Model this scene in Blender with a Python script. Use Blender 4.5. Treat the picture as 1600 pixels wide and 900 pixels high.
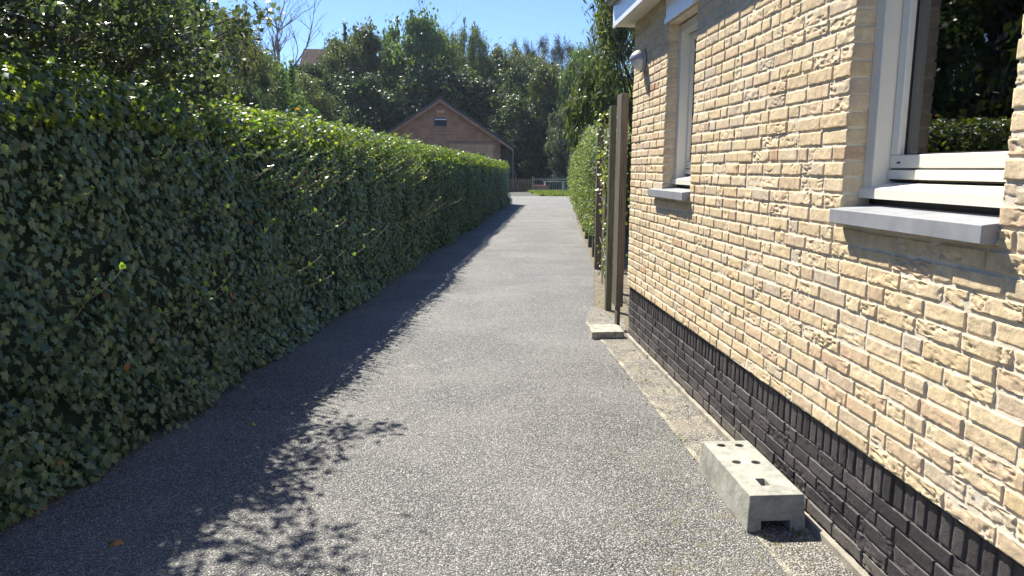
import bpy, math, random
import numpy as np
from mathutils import Vector, Matrix

# ------------------------------------------------------------------ scene, camera, light
for o in list(bpy.data.objects): bpy.data.objects.remove(o, do_unlink=True)
S = bpy.context.scene
COL = S.collection
rad = math.radians
FPX = 1150.0; H = 1.5
pitch = math.atan(186/FPX); roll = rad(.3); yw = rad(3.73)
fw = Vector((math.sin(yw)*math.cos(pitch), math.cos(yw)*math.cos(pitch), -math.sin(pitch)))
r0 = Vector((math.cos(yw), -math.sin(yw), 0)); u0 = r0.cross(fw)
rt = r0*math.cos(roll)+u0*math.sin(roll); up = -r0*math.sin(roll)+u0*math.cos(roll)
cam = bpy.data.cameras.new('camera'); co = bpy.data.objects.new('camera', cam); COL.objects.link(co)
cam.sensor_width = 36; cam.lens = FPX/1600*36; cam.clip_start = .05; cam.clip_end = 2000
M3 = Matrix((rt, up, -fw)).transposed()
co.matrix_world = Matrix.Translation((0, 0, H)) @ M3.to_4x4()
S.camera = co

SUN = Vector((-1.12, 2, 2.85)).normalized()          # direction towards the sun
W = bpy.data.worlds.new('World'); S.world = W; W.use_nodes = True
nt = W.node_tree; bg = nt.nodes['Background']
sky = nt.nodes.new('ShaderNodeTexSky'); sky.sky_type = 'NISHITA'; sky.sun_disc = False
sky.sun_elevation = math.asin(SUN.z); sky.sun_rotation = math.atan2(SUN.x, SUN.y)
sky.air_density = 1.0; sky.dust_density = 0.0; sky.ozone_density = 2.0
tint = nt.nodes.new('ShaderNodeMix'); tint.data_type = 'RGBA'; tint.blend_type = 'MULTIPLY'; tint.inputs[0].default_value = 1; tint.inputs[7].default_value = (.52, .63, .86, 1)
nt.links.new(sky.outputs[0], tint.inputs[6]); nt.links.new(tint.outputs[2], bg.inputs[0]); bg.inputs[1].default_value = .085
sl = bpy.data.lights.new('sun', 'SUN'); sl.energy = 4.6; sl.angle = rad(.5); sl.color = (1, .945, .83)
so = bpy.data.objects.new('sun', sl); COL.objects.link(so); so.location = (-10, 20, 28)
so.rotation_euler = SUN.to_track_quat('Z', 'Y').to_euler()
S.view_settings.view_transform = 'Standard'; S.view_settings.look = 'None'
S.view_settings.gamma = 1; S.view_settings.use_curve_mapping = False
S.view_settings.exposure = 1.33

def ray(x, y): return fw*FPX + rt*(x-800) + up*(450-y)
def wy(x, y, Y):
    d = ray(x, y); t = Y/d.y; return Vector((0, 0, H)) + d*t

# ------------------------------------------------------------------ helpers
def tag(o, label=None, cat=None, group=None, kind=None):
    if label: o['label'] = label
    if cat: o['category'] = cat
    if group: o['group'] = group
    if kind: o['kind'] = kind
    return o
def empty(name, loc=(0, 0, 0), rz=0):
    o = bpy.data.objects.new(name, None); COL.objects.link(o); o.location = loc; o.rotation_euler = (0, 0, rz)
    o.empty_display_size = .1
    return o
def mesh_np(name, V, F, mat, parent=None, rnd=None, smooth=False):
    """V Nx3, F Mx3 / Mx4 array or list of such arrays"""
    V = np.asarray(V, dtype=np.float32); me = bpy.data.meshes.new(name)
    Fs = F if isinstance(F, list) and getattr(F[0], 'ndim', 0) == 2 else [F]
    Fs = [np.asarray(f, dtype=np.int32) for f in Fs if len(f)]
    me.vertices.add(len(V)); me.vertices.foreach_set('co', V.ravel())
    idx = np.concatenate([f.ravel() for f in Fs]); tot = np.concatenate([np.full(len(f), f.shape[1], np.int32) for f in Fs])
    st = np.concatenate([[0], np.cumsum(tot)[:-1]]).astype(np.int32)
    me.loops.add(len(idx)); me.loops.foreach_set('vertex_index', idx)
    me.polygons.add(len(tot)); me.polygons.foreach_set('loop_start', st); me.polygons.foreach_set('loop_total', tot)
    if smooth: me.polygons.foreach_set('use_smooth', np.ones(len(tot), bool))
    if rnd is not None:
        a = me.attributes.new('rnd', 'FLOAT', 'POINT'); a.data.foreach_set('value', np.asarray(rnd, dtype=np.float32))
    me.update(calc_edges=True); me.validate()
    me.materials.append(mat)
    o = bpy.data.objects.new(name, me); COL.objects.link(o)
    if parent: o.parent = parent
    return o

class MB:
    def __init__(s): s.v = []; s.f = []
    def add(s, vs, fs):
        b = len(s.v); s.v += [tuple(v) for v in vs]; s.f += [tuple(i+b for i in f) for f in fs]
    def box(s, x0, x1, y0, y1, z0, z1, bev=0):
        if bev <= 0:
            vs = [(x, y, z) for x in (x0, x1) for y in (y0, y1) for z in (z0, z1)]
            s.add(vs, [(0, 1, 3, 2), (4, 6, 7, 5), (0, 4, 5, 1), (2, 3, 7, 6), (0, 2, 6, 4), (1, 5, 7, 3)])
        else:
            b = min(bev, .45*min(x1-x0, y1-y0, z1-z0)); vs = []; ix = {}
            for i, x in enumerate((x0, x1)):
                for j, y in enumerate((y0, y1)):
                    for k, z in enumerate((z0, z1)):
                        sx, sy, sz = (b if i == 0 else -b), (b if j == 0 else -b), (b if k == 0 else -b)
                        ix[i, j, k] = len(vs)
                        vs += [(x, y+sy, z+sz), (x+sx, y, z+sz), (x+sx, y+sy, z)]
            f = []
            for i in (0, 1):
                q = [ix[i, 0, 0], ix[i, 0, 1], ix[i, 1, 1], ix[i, 1, 0]]; f.append(q if i == 0 else q[::-1])
                q = [ix[0, i, 0]+1, ix[1, i, 0]+1, ix[1, i, 1]+1, ix[0, i, 1]+1]; f.append(q if i == 0 else q[::-1])
                q = [ix[0, 0, i]+2, ix[0, 1, i]+2, ix[1, 1, i]+2, ix[1, 0, i]+2]; f.append(q if i == 0 else q[::-1])
            for a in (0, 1):
                for c in (0, 1):
                    f.append([ix[a, c, 0], ix[a, c, 1], ix[a, c, 1]+1, ix[a, c, 0]+1])
                    f.append([ix[a, 0, c], ix[a, 1, c], ix[a, 1, c]+2, ix[a, 0, c]+2])
                    f.append([ix[0, a, c]+1, ix[1, a, c]+1, ix[1, a, c]+2, ix[0, a, c]+2])
                    for d in (0, 1): f.append([ix[a, c, d], ix[a, c, d]+1, ix[a, c, d]+2])
            s.add(vs, f)
        return s
    def prism(s, poly, axis, a0, a1):
        """poly of 2D points extruded along axis ('x','y','z')"""
        n = len(poly)
        def P(p, a): return (a, p[0], p[1]) if axis == 'x' else (p[0], a, p[1]) if axis == 'y' else (p[0], p[1], a)
        vs = [P(p, a0) for p in poly]+[P(p, a1) for p in poly]
        s.add(vs, [tuple(range(n))[::-1], tuple(range(n, 2*n))]+[(i, (i+1) % n, n+(i+1) % n, n+i) for i in range(n)])
        return s
    def tube(s, pts, rs, n=8, cap=True):
        pts = [Vector(p) for p in pts]
        if not hasattr(rs, '__len__'): rs = [rs]*len(pts)
        b = len(s.v); vs = []
        for i, p in enumerate(pts):
            t = (pts[min(i+1, len(pts)-1)]-pts[max(i-1, 0)]).normalized()
            a = t.cross(Vector((0, 0, 1)) if abs(t.z) < .9 else Vector((1, 0, 0))).normalized(); c = t.cross(a)
            for k in range(n):
                th = 2*math.pi*k/n; vs.append(p+(a*math.cos(th)+c*math.sin(th))*rs[i])
        fs = [(i*n+k, i*n+(k+1) % n, (i+1)*n+(k+1) % n, (i+1)*n+k) for i in range(len(pts)-1) for k in range(n)]
        if cap: fs += [tuple(range(n))[::-1], tuple(range((len(pts)-1)*n, len(pts)*n))]
        s.add(vs, fs); return s
    def build(s, name, mat, parent=None, smooth=False):
        me = bpy.data.meshes.new(name); me.from_pydata(s.v, [], s.f); me.update()
        import bmesh
        bm = bmesh.new(); bm.from_mesh(me); bmesh.ops.recalc_face_normals(bm, faces=bm.faces); bm.to_mesh(me); bm.free()
        if smooth: me.polygons.foreach_set('use_smooth', [True]*len(me.polygons))
        me.materials.append(mat)
        o = bpy.data.objects.new(name, me); COL.objects.link(o)
        if parent: o.parent = parent
        return o

# vectorised value noise
def hsh(ix, iy, iz, seed):
    h = (ix.astype(np.int64)*374761393 + iy.astype(np.int64)*668265263 + iz.astype(np.int64)*2147483647 + seed*1274126177) & 0xffffffff
    h = ((h ^ (h >> 13))*1274126177) & 0xffffffff
    h = h ^ (h >> 16)
    return (h & 0xffffff)/float(0xffffff)
def vn(x, y, z=0.0, seed=0):
    x, y, z = np.broadcast_arrays(np.asarray(x, float), np.asarray(y, float), np.asarray(z, float))
    ix, iy, iz = np.floor(x), np.floor(y), np.floor(z); fx, fy, fz = x-ix, y-iy, z-iz
    fx, fy, fz = [t*t*(3-2*t) for t in (fx, fy, fz)]; r = 0
    for a in (0, 1):
        for b in (0, 1):
            for c in (0, 1):
                r = r + hsh(ix+a, iy+b, iz+c, seed)*(fx if a else 1-fx)*(fy if b else 1-fy)*(fz if c else 1-fz)
    return r*2-1
def fbm(x, y, z=0., seed=0, o=3):
    r = 0; a = .55
    for k in range(o): r = r+a*vn(np.asarray(x)*2**k, np.asarray(y)*2**k, np.asarray(z)*2**k, seed+k*7); a *= .5
    return r

# ------------------------------------------------------------------ materials
def newmat(name):
    m = bpy.data.materials.new(name); m.use_nodes = True
    return m, m.node_tree, m.node_tree.nodes['Principled BSDF']
class G:
    """tiny node-graph helper"""
    def __init__(s, nt): s.nt = nt
    def n(s, t, **kw):
        nd = s.nt.nodes.new(t)
        for k, v in kw.items(): setattr(nd, k, v)
        return nd
    def l(s, a, b): s.nt.links.new(a, b)
    def co(s, scale=(1, 1, 1)):
        c = s.n('ShaderNodeTexCoord'); m = s.n('ShaderNodeMapping'); m.inputs['Scale'].default_value = scale
        s.l(c.outputs['Object'], m.inputs[0]); return m.outputs[0]
    def noise(s, vec, scale, detail=3, rough=.5, dist=0):
        x = s.n('ShaderNodeTexNoise'); x.inputs['Scale'].default_value = scale; x.inputs['Detail'].default_value = detail
        x.inputs['Roughness'].default_value = rough; x.inputs['Distortion'].default_value = dist
        if vec is not None: s.l(vec, x.inputs['Vector'])
        return x.outputs['Fac']
    def vor(s, vec, scale, feature='F1', out='Distance', rnd=1):
        x = s.n('ShaderNodeTexVoronoi', feature=feature); x.inputs['Scale'].default_value = scale
        x.inputs['Randomness'].default_value = rnd
        if vec is not None: s.l(vec, x.inputs['Vector'])
        return x.outputs[out]
    def ramp(s, fac, stops, interp='LINEAR'):
        x = s.n('ShaderNodeValToRGB'); cr = x.color_ramp; cr.interpolation = interp
        while len(cr.elements) < len(stops): cr.elements.new(.5)
        for e, (p, c) in zip(cr.elements, stops):
            e.position = p; e.color = (*c, 1) if hasattr(c, '__len__') else (c, c, c, 1)
        s.l(fac, x.inputs[0]); return x.outputs[0]
    def mix(s, fac, a, b, mode='MIX'):
        x = s.n('ShaderNodeMix', data_type='RGBA', blend_type=mode)
        for sock, v in ((x.inputs[0], fac), (x.inputs[6], a), (x.inputs[7], b)):
            if isinstance(v, (int, float)): sock.default_value = v if sock.type == 'VALUE' else (v, v, v, 1)
            elif isinstance(v, tuple): sock.default_value = (*v, 1)
            else: s.l(v, sock)
        return x.outputs[2]
    def math(s, op, a, b=None):
        x = s.n('ShaderNodeMath', operation=op)
        for i, v in enumerate((a, b)):
            if v is None: continue
            if isinstance(v, (int, float)): x.inputs[i].default_value = v
            else: s.l(v, x.inputs[i])
        return x.outputs[0]
    def bump(s, h, dist, strength=1, nrm=None):
        x = s.n('ShaderNodeBump'); x.inputs['Distance'].default_value = dist; x.inputs['Strength'].default_value = strength
        s.l(h, x.inputs['Height'])
        if nrm is not None: s.l(nrm, x.inputs['Normal'])
        return x.outputs[0]
    def attr(s, name='rnd'):
        x = s.n('ShaderNodeAttribute'); x.attribute_name = name; return x.outputs['Fac']

def simple(name, col, rough=.6, var=.12, scale=6, bumpd=.0006, spec=.5, metallic=0, bscale=60):
    m, nt, b = newmat(name); g = G(nt); v = g.co()
    n = g.noise(v, scale, 4)
    c = g.ramp(n, [(.3, tuple(x*(1-var) for x in col)), (.7, tuple(min(1, x*(1+var)) for x in col))])
    g.l(c, b.inputs['Base Color']); b.inputs['Roughness'].default_value = rough
    b.inputs['Specular IOR Level'].default_value = spec; b.inputs['Metallic'].default_value = metallic
    if bumpd: g.l(g.bump(g.noise(v, bscale, 4), bumpd), b.inputs['Normal'])
    return m

def leafmat(name, stops, trans=.35, rough=.42, spec=.5, tcol=(1.7, 1.8, .75)):
    m, nt, b = newmat(name); g = G(nt)
    oi = g.n('ShaderNodeObjectInfo')
    c = g.ramp(g.attr('rnd'), stops)
    hs = g.n('ShaderNodeHueSaturation'); g.l(c, hs.inputs['Color'])
    g.l(g.math('ADD', g.math('MULTIPLY', oi.outputs['Random'], .05), .475), hs.inputs['Hue'])
    g.l(g.math('ADD', g.math('MULTIPLY', oi.outputs['Random'], .5), .75), hs.inputs['Value'])
    c = hs.outputs[0]
    g.l(c, b.inputs['Base Color']); b.inputs['Roughness'].default_value = rough; b.inputs['Specular IOR Level'].default_value = spec
    t = g.n('ShaderNodeBsdfTranslucent'); g.l(g.mix(1.0, c, tcol, 'MULTIPLY'), t.inputs[0])
    mx = g.n('ShaderNodeMixShader'); mx.inputs[0].default_value = trans
    g.l(b.outputs[0], mx.inputs[1]); g.l(t.outputs[0], mx.inputs[2])
    g.l(mx.outputs[0], nt.nodes['Material Output'].inputs[0])
    return m

# gravel driveway
def gravel_mat():
    m, nt, b = newmat('chip_seal'); g = G(nt); v = g.co()
    v2 = g.n('ShaderNodeVectorMath', operation='ADD'); g.l(v, v2.inputs[0])
    nz = g.n('ShaderNodeTexNoise'); nz.inputs['Scale'].default_value = 60; g.l(v, nz.inputs['Vector'])
    sc = g.n('ShaderNodeVectorMath', operation='SCALE'); g.l(nz.outputs['Color'], sc.inputs[0]); sc.inputs['Scale'].default_value = .006
    g.l(sc.outputs[0], v2.inputs[1]); vv = v2.outputs[0]
    cell = g.vor(vv, 125, out='Color'); dist = g.vor(vv, 125, out='Distance')
    cell2 = g.vor(vv, 210, out='Color'); d2 = g.vor(vv, 210)
    sep = g.n('ShaderNodeSeparateColor'); g.l(cell, sep.inputs[0])
    stone = g.ramp(sep.outputs[0], [(0, (.08, .08, .08)), (.35, (.16, .16, .158)), (.7, (.285, .28, .265)), (.93, (.42, .41, .385)), (1, (.56, .54, .50))])
    gap = g.ramp(dist, [(.35, 1), (.62, .22)])  # darkens between the chips: shadow in the crevices put into the colour
    c = g.mix(1.0, stone, gap, 'MULTIPLY')
    # worn pale dusty patches and darker bands
    pn = g.noise(v, .9, 4, .6); pf = g.ramp(pn, [(.40, 0), (.75, .30)])
    c = g.mix(pf, c, (.38, .37, .34))
    pn2 = g.noise(v, 5.5, 3, .6); pf2 = g.ramp(pn2, [(.62, 0), (.8, .7)])
    c = g.mix(g.math('MULTIPLY', pf2, g.ramp(g.noise(v, 1.3, 2), [(.5, 0), (.62, .9)])), c, (.44, .42, .35))
    # moss and earth near the right edge
    sp = g.n('ShaderNodeSeparateXYZ'); g.l(v, sp.inputs[0])
    ex = g.ramp(g.math('ADD', sp.outputs[0], g.math('MULTIPLY', g.noise(v, 3, 3), .5)), [(.85, 0), (1.25, 1)])
    near = g.ramp(g.math('MULTIPLY', sp.outputs[1], .1), [(.28, 1), (.5, .15)])
    ms = g.ramp(g.noise(v, 17, 3, .65), [(.54, 0), (.68, .6)])
    mf = g.math('MULTIPLY', g.math('MULTIPLY', ex, near), ms)
    c = g.mix(mf, c, (.16, .135, .05))
    g.l(c, b.inputs['Base Color']); b.inputs['Roughness'].default_value = .65; b.inputs['Specular IOR Level'].default_value = .45
    h = g.math('SUBTRACT', 1.0, dist); h = g.math('ADD', h, g.math('MULTIPLY', sep.outputs[1], .7))
    h2 = g.math('MULTIPLY', g.math('SUBTRACT', 1.0, d2), .35)
    nb = g.bump(g.math('ADD', h, h2), .0065, 1)
    nb = g.bump(g.noise(v, 2.2, 3), .005, .6, nb)
    g.l(nb, b.inputs['Normal'])
    return m
MAT_GRAVEL = gravel_mat()

def sandy_mat():
    m, nt, b = newmat('sandy_edge'); g = G(nt); v = g.co()
    cell = g.vor(v, 120, out='Color'); dist = g.vor(v, 120)
    sep = g.n('ShaderNodeSeparateColor'); g.l(cell, sep.inputs[0])
    st = g.ramp(sep.outputs[0], [(0, (.10, .095, .085)), (.5, (.26, .245, .22)), (1, (.5, .47, .42))])
    st = g.mix(1.0, st, g.ramp(dist, [(.35, 1), (.65, .3)]), 'MULTIPLY')
    sand = g.ramp(g.noise(v, 30, 4), [(.3, (.28, .235, .16)), (.7, (.50, .435, .31))])
    f = g.ramp(g.noise(v, 4.5, 6, .75), [(.43, 0), (.56, .85)])
    sp0 = g.n('ShaderNodeSeparateXYZ'); g.l(v, sp0.inputs[0])
    f = g.math('MULTIPLY', f, g.ramp(g.math('MULTIPLY', g.math('ADD', sp0.outputs[1], g.noise(v, 2, 2)), .1), [(.30, .25), (.42, 1)]))
    f = g.math('MULTIPLY', f, g.ramp(g.math('ADD', sp0.outputs[0], g.math('MULTIPLY', g.noise(v, 9, 4), .12)), [(1.23, .35), (1.33, 1)]))
    c = g.mix(f, st, sand)
    sp = g.n('ShaderNodeSeparateXYZ'); g.l(v, sp.inputs[0])
    # pale flush concrete edging line, broken in places
    xx = g.math('ADD', sp.outputs[0], g.math('MULTIPLY', g.noise(v, 6, 3), .03))
    ln = g.ramp(g.math('ABSOLUTE', g.math('SUBTRACT', xx, 1.222)), [(.014, 1), (.028, 0)])
    br = g.ramp(g.noise(v, 5, 4, .7), [(.46, .0), (.60, .8)])
    c = g.mix(g.math('MULTIPLY', ln, br), c, (.46, .42, .32))
    g.l(c, b.inputs['Base Color']); b.inputs['Roughness'].default_value = .9
    h = g.math('ADD', g.math('MULTIPLY', g.math('SUBTRACT', 1, dist), g.math('SUBTRACT', 1.15, f)), g.math('MULTIPLY', sep.outputs[1], .3))
    g.l(g.bump(h, .006), b.inputs['Normal'])
    return m
MAT_SAND = sandy_mat()

def soil_mat():
    m, nt, b = newmat('soil_and_grass'); g = G(nt); v = g.co()
    f = g.ramp(g.noise(v, .5, 5, .6), [(.4, 0), (.6, 1)])
    gr = g.ramp(g.noise(v, 25, 5, .7), [(.3, (.02, .035, .012)), (.7, (.07, .11, .03))])
    so_ = g.ramp(g.noise(v, 40, 5, .7), [(.3, (.04, .03, .02)), (.7, (.13, .10, .065))])
    g.l(g.mix(f, so_, gr), b.inputs['Base Color']); b.inputs['Roughness'].default_value = .95
    g.l(g.bump(g.noise(v, 60, 4), .02), b.inputs['Normal']); return m
MAT_SOIL = soil_mat()

def brick_mat(name, stops, rough=.85, fine=.0009):
    m, nt, b = newmat(name); g = G(nt); v = g.co()
    c = g.ramp(g.attr('rnd'), stops)
    n1 = g.ramp(g.noise(v, 28, 5, .65), [(.3, .80), (.7, 1.15)])
    c = g.mix(1.0, c, n1, 'MULTIPLY')
    sp = g.ramp(g.noise(v, 260, 3, .6), [(.32, .72), (.5, 1.0), (.75, 1.1)])
    c = g.mix(.8, c, g.mix(1.0, c, sp, 'MULTIPLY'))
    if 'tarred' in name:     # splashed dust near the ground, scuffs
        sz = g.n('ShaderNodeSeparateXYZ'); g.l(v, sz.inputs[0])
        lo = g.ramp(g.math('SUBTRACT', sz.outputs[2], g.math('MULTIPLY', g.noise(v, 9, 4), .16)), [(.0, 1), (.07, 0)])
        du = g.math('MAXIMUM', g.math('MULTIPLY', lo, .55), g.ramp(g.noise(v, 30, 5, .7), [(.60, 0), (.75, .35)]))
        c = g.mix(du, c, (.20, .18, .155))
    else:                    # weather stains in broad uneven patches
        c = g.mix(g.ramp(g.noise(g.co((1, .9, .45)), 2.4, 5, .65), [(.50, 0), (.72, .32)]), c, (.36, .28, .18))
    g.l(c, b.inputs['Base Color']); b.inputs['Roughness'].default_value = rough; b.inputs['Specular IOR Level'].default_value = .25
    nb = g.bump(g.noise(v, 170, 4, .65), fine, 1)
    nb = g.bump(g.noise(v, 45, 4, .6), fine*2.5, 1, nb)
    g.l(nb, b.inputs['Normal']); return m
TAN = [(0, (.68, .53, .33)), (.25, (.73, .59, .39)), (.45, (.67, .51, .305)), (.62, (.72, .575, .385)), (.80, (.64, .475, .31)), (.94, (.60, .50, .37)), (.99, (.58, .39, .24)), (1, (.44, .24, .14))]
MAT_BRICK = brick_mat('sand_brick', TAN)
MAT_DARKBRICK = brick_mat('tarred_brick', [(0, (.038, .034, .037)), (.5, (.055, .050, .053)), (1, (.08, .072, .072))], .55, .0012)
MAT_MORTAR = simple('pale_mortar', (.68, .61, .49), .9, .15, 14, .0012, bscale=240)
MAT_DMORTAR = simple('dark_mortar', (.085, .078, .075), .85, .25, 14, .0012, bscale=240)
MAT_FOOT = simple('rough_concrete', (.30, .27, .22), .9, .3, 12, .002, bscale=120)
MAT_CONC = simple('weathered_concrete', (.33, .31, .25), .9, .45, 22, .0035, bscale=90)
MAT_STONE = simple('blue_grey_stone', (.27, .28, .30), .55, .16, 11, .0004, bscale=200)
MAT_FRAME = simple('cream_lacquer', (.78, .745, .65), .32, .02, 4, 0)
MAT_WHITE = simple('white_board', (.80, .80, .79), .25, .03, 3, 0)
MAT_GREYG = simple('grey_gutter', (.30, .29, .29), .45, .08, 5, 0)
MAT_BLACK = simple('black_gap', (.012, .012, .014), .6, .05, 5, 0)
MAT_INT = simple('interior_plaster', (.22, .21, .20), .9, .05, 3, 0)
MAT_CURT = simple('grey_curtain', (.62, .58, .50), .9, .08, 3, 0)
MAT_TILE = simple('dark_roof_tile', (.07, .065, .07), .6, .2, 3, .003, bscale=20)
MAT_LAMP = simple('grey_lamp_metal', (.36, .36, .37), .35, .03, 5, 0, metallic=.35)
MAT_LENS = simple('frosted_glass', (.62, .63, .64), .25, .02, 5, 0)
MAT_STEEL = simple('grey_green_steel', (.30, .34, .31), .4, .1, 9, 0, metallic=.2)
MAT_RED = simple('orange_red_paint', (.36, .12, .08), .5, .1, 6, 0)
MAT_REDTILE = simple('red_roof_tile', (.07, .04, .035), .95, .15, 2, .01, spec=.1, bscale=8)
MAT_BARK = simple('bark', (.09, .075, .055), .9, .3, 9, .006, bscale=40)
MAT_TWIG = simple('ivy_twig', (.24, .20, .11), .7, .2, 20, 0)
MAT_DEAD = simple('dead_wood', (.22, .19, .17), .9, .2, 9, 0)
MAT_DLEAF = simple('brown_leaf', (.30, .14, .05), .6, .3, 40, 0)
MAT_YLEAF = simple('yellow_leaf', (.45, .33, .08), .6, .3, 40, 0)
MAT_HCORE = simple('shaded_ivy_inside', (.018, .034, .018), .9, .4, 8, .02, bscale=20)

def wood_mat(name, c0, c1, stretch, scale=8, rough=.75, bd=.0015):
    m, nt, b = newmat(name); g = G(nt); v = g.co(stretch)
    n = g.noise(v, scale, 6, .65, .3)
    c = g.ramp(n, [(.3, c0), (.7, c1)])
    n2 = g.noise(g.co(), 1.6, 4, .6); c = g.mix(1.0, c, g.ramp(n2, [(.3, .75), (.7, 1.2)]), 'MULTIPLY')
    g.l(c, b.inputs['Base Color']); b.inputs['Roughness'].default_value = rough
    g.l(g.bump(n, bd), b.inputs['Normal']); return m
MAT_POST = wood_mat('weathered_timber', (.06, .048, .038), (.15, .12, .098), (8, 8, .5))
MAT_POSTG = wood_mat('greened_timber', (.035, .045, .025), (.10, .105, .07), (8, 8, .6))
MAT_CEDAR = wood_mat('cedar_board', (.38, .18, .10), (.58, .31, .18), (.25, .25, 3), 5)
MAT_CEDARV = wood_mat('cedar_door_board', (.56, .34, .18), (.72, .47, .27), (4, 4, .25), 4)
MAT_CEDART = wood_mat('cedar_trim', (.32, .165, .11), (.46, .26, .18), (1, 1, 1), 5)
MAT_PICKET = wood_mat('picket_wood', (.24, .14, .08), (.38, .24, .14), (6, 6, .5), 5)

def glass_mat(name, tint, rfl=1.0):
    m, nt, b = newmat(name); g = G(nt)
    tr = g.n('ShaderNodeBsdfTransparent'); tr.inputs[0].default_value = (*tint, 1)
    gl = g.n('ShaderNodeBsdfGlossy'); gl.inputs['Roughness'].default_value = .004; gl.inputs[0].default_value = (.95, .97, 1, 1)
    fr = g.n('ShaderNodeFresnel'); fr.inputs[0].default_value = 1.65
    f = g.math('MINIMUM', g.math('ADD', g.math('MULTIPLY', fr.outputs[0], 1.6), .02), 1.0)
    mx = g.n('ShaderNodeMixShader'); g.l(f, mx.inputs[0]); g.l(tr.outputs[0], mx.inputs[1]); g.l(gl.outputs[0], mx.inputs[2])
    g.l(mx.outputs[0], nt.nodes['Material Output'].inputs[0]); return m
MAT_GLASS = glass_mat('window_glass', (.72, .78, .76))
MAT_DARKGLASS, _nt, _b = newmat('barn_pane'); _b.inputs['Base Color'].default_value = (.03, .035, .04, 1); _b.inputs['Roughness'].default_value = .35; _b.inputs['Specular IOR Level'].default_value = .2

IVY = leafmat('ivy_leaf', [(0, (.055, .11, .06)), (.35, (.115, .195, .095)), (.7, (.18, .27, .125)), (.9, (.28, .36, .17)), (.985, (.32, .39, .16)), (1, (.45, .22, .07))], .26, .36, .55, (1.9, 2.3, .6))
IVYTOP = leafmat('ivy_young_leaf', [(0, (.06, .12, .025)), (.5, (.13, .21, .045)), (.85, (.22, .29, .06)), (1, (.32, .31, .08))], .48, .4, .5, (2.1, 2.1, .5))
PRIVET = leafmat('privet_leaf', [(0, (.05, .09, .02)), (.5, (.13, .185, .045)), (.85, (.24, .29, .08)), (1, (.34, .37, .13))], .45, .55, .3)
T_DARK = leafmat('dark_broadleaf', [(0, (.025, .042, .02)), (.6, (.055, .085, .036)), (1, (.12, .16, .065))], .38, .45)
T_OLIVE = leafmat('olive_willow_leaf', [(0, (.05, .065, .035)), (.6, (.11, .13, .065)), (1, (.20, .21, .11))], .38, .44)
T_GREEN = leafmat('fresh_green_leaf', [(0, (.045, .07, .024)), (.6, (.10, .135, .048)), (1, (.19, .22, .08))], .40, .44)
T_SILV = leafmat('silvery_leaf', [(0, (.05, .07, .045)), (.6, (.11, .14, .09)), (1, (.24, .27, .18))], .34, .42)
T_PINE = leafmat('pine_needles', [(0, (.016, .028, .018)), (1, (.04, .055, .03))], .12, .5)
T_BUSH = leafmat('near_bush_leaf', [(0, (.045, .075, .045)), (.6, (.085, .13, .07)), (1, (.17, .22, .11))], .34, .32, .6)
GRASS = leafmat('grass_blade', [(0, (.10, .13, .03)), (1, (.24, .27, .09))], .35, .5)

# ------------------------------------------------------------------ the setting: ground, driveway
def sheet(name, poly, z, mat):
    o = mesh_np(name, [(x, y, z) for x, y in poly], [list(range(len(poly)))], mat); tag(o, kind='structure'); return o
HX = lambda Y: -2.44+.135*Y                # hedge face line at the ground
FX = lambda Y: 1.527+.158*(Y-7.7) if Y < 11 else (2.05+.125*(Y-11) if Y < 16 else 2.675+.133*(Y-16))   # fence line
sheet('ground', [(-600, -200), (600, -200), (600, 900), (-600, 900)], -.012, MAT_SOIL)
left = [(HX(y)-.5, y) for y in (-4, 33.2)]+[(-9, 33.4), (-9, 42.2)]
right = [(5.9, 41.3), (5.72, 40), (5.1, 35), (4.45, 30), (3.65, 24), (2.66, 16.5), (2.0, 11.2), (1.42, 7.9), (1.18, 7.0), (1.22, 6.4), (1.22, -4)]
sheet('driveway', (left+right)[::-1], 0, MAT_GRAVEL)
sheet('edge_strip', [(1.20, -4), (1.46, -4), (1.47, 6.45), (1.6, 7.2), (1.45, 7.9), (1.38, 7.9), (1.18, 7.0), (1.2, 6.4)], .004, MAT_SAND)
sheet('verge', [(1.30, 7.0), (1.75, 6.5), (2.3, 9.5), (3.0, 14), (4.0, 22), (5.2, 31), (6.5, 41.2), (5.80, 41.2), (5.66, 40), (4.97, 35), (4.3, 30), (3.5, 24), (2.5, 16.5), (1.87, 11.2), (1.33, 7.9)], -.006, simple('bare_earth', (.15, .125, .085), .95, .45, 14, .012, bscale=70))
sheet('barn_forecourt', [(-9, 42.2), (4.3, 41.5), (4.3, 49.9), (-9, 49.9)], -.004, simple('shaded_yard', (.07, .075, .06), .95, .4, 3, .01))  # yard sheet kept dark, the shade lying on it is in its colour
# far dune that carries the pines
def dune():
    n = 60; xs = np.linspace(-150, 170, n); ys = np.linspace(68, 200, 40)
    X, Y = np.meshgrid(xs, ys); t = np.clip((Y-68)/35, 0, 1)
    Z = 5.5*t*t*(3-2*t)+1.2*fbm(X*.04, Y*.04, 0, 5)*t-.05
    V = np.stack([X, Y, Z], -1).reshape(-1, 3); i = np.arange(40*n).reshape(40, n)
    F = np.stack([i[:-1, :-1], i[:-1, 1:], i[1:, 1:], i[1:, :-1]], -1).reshape(-1, 4)
    o = mesh_np('hills', V, F, MAT_SOIL, smooth=True); tag(o, kind='structure')
dune()

# ------------------------------------------------------------------ the brick house
XW = 1.45; YC = 6.42; ZP = .478; ZS = 2.72
house = empty('brick_house', (XW, 2.5, 0))
tag(house, 'sand coloured brick house with tarred black plinth and grey stone window sills', 'house')
def hp(o): # keep world placement under the house empty
    o.matrix_parent_inverse = Matrix.Translation((-XW, -2.5, 0)); return o
OPEN = [(1.915, 2.765, 1.36, 2.52), (4.70, 5.36, 1.36, 2.52)]
rng = np.random.default_rng(7)

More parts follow.
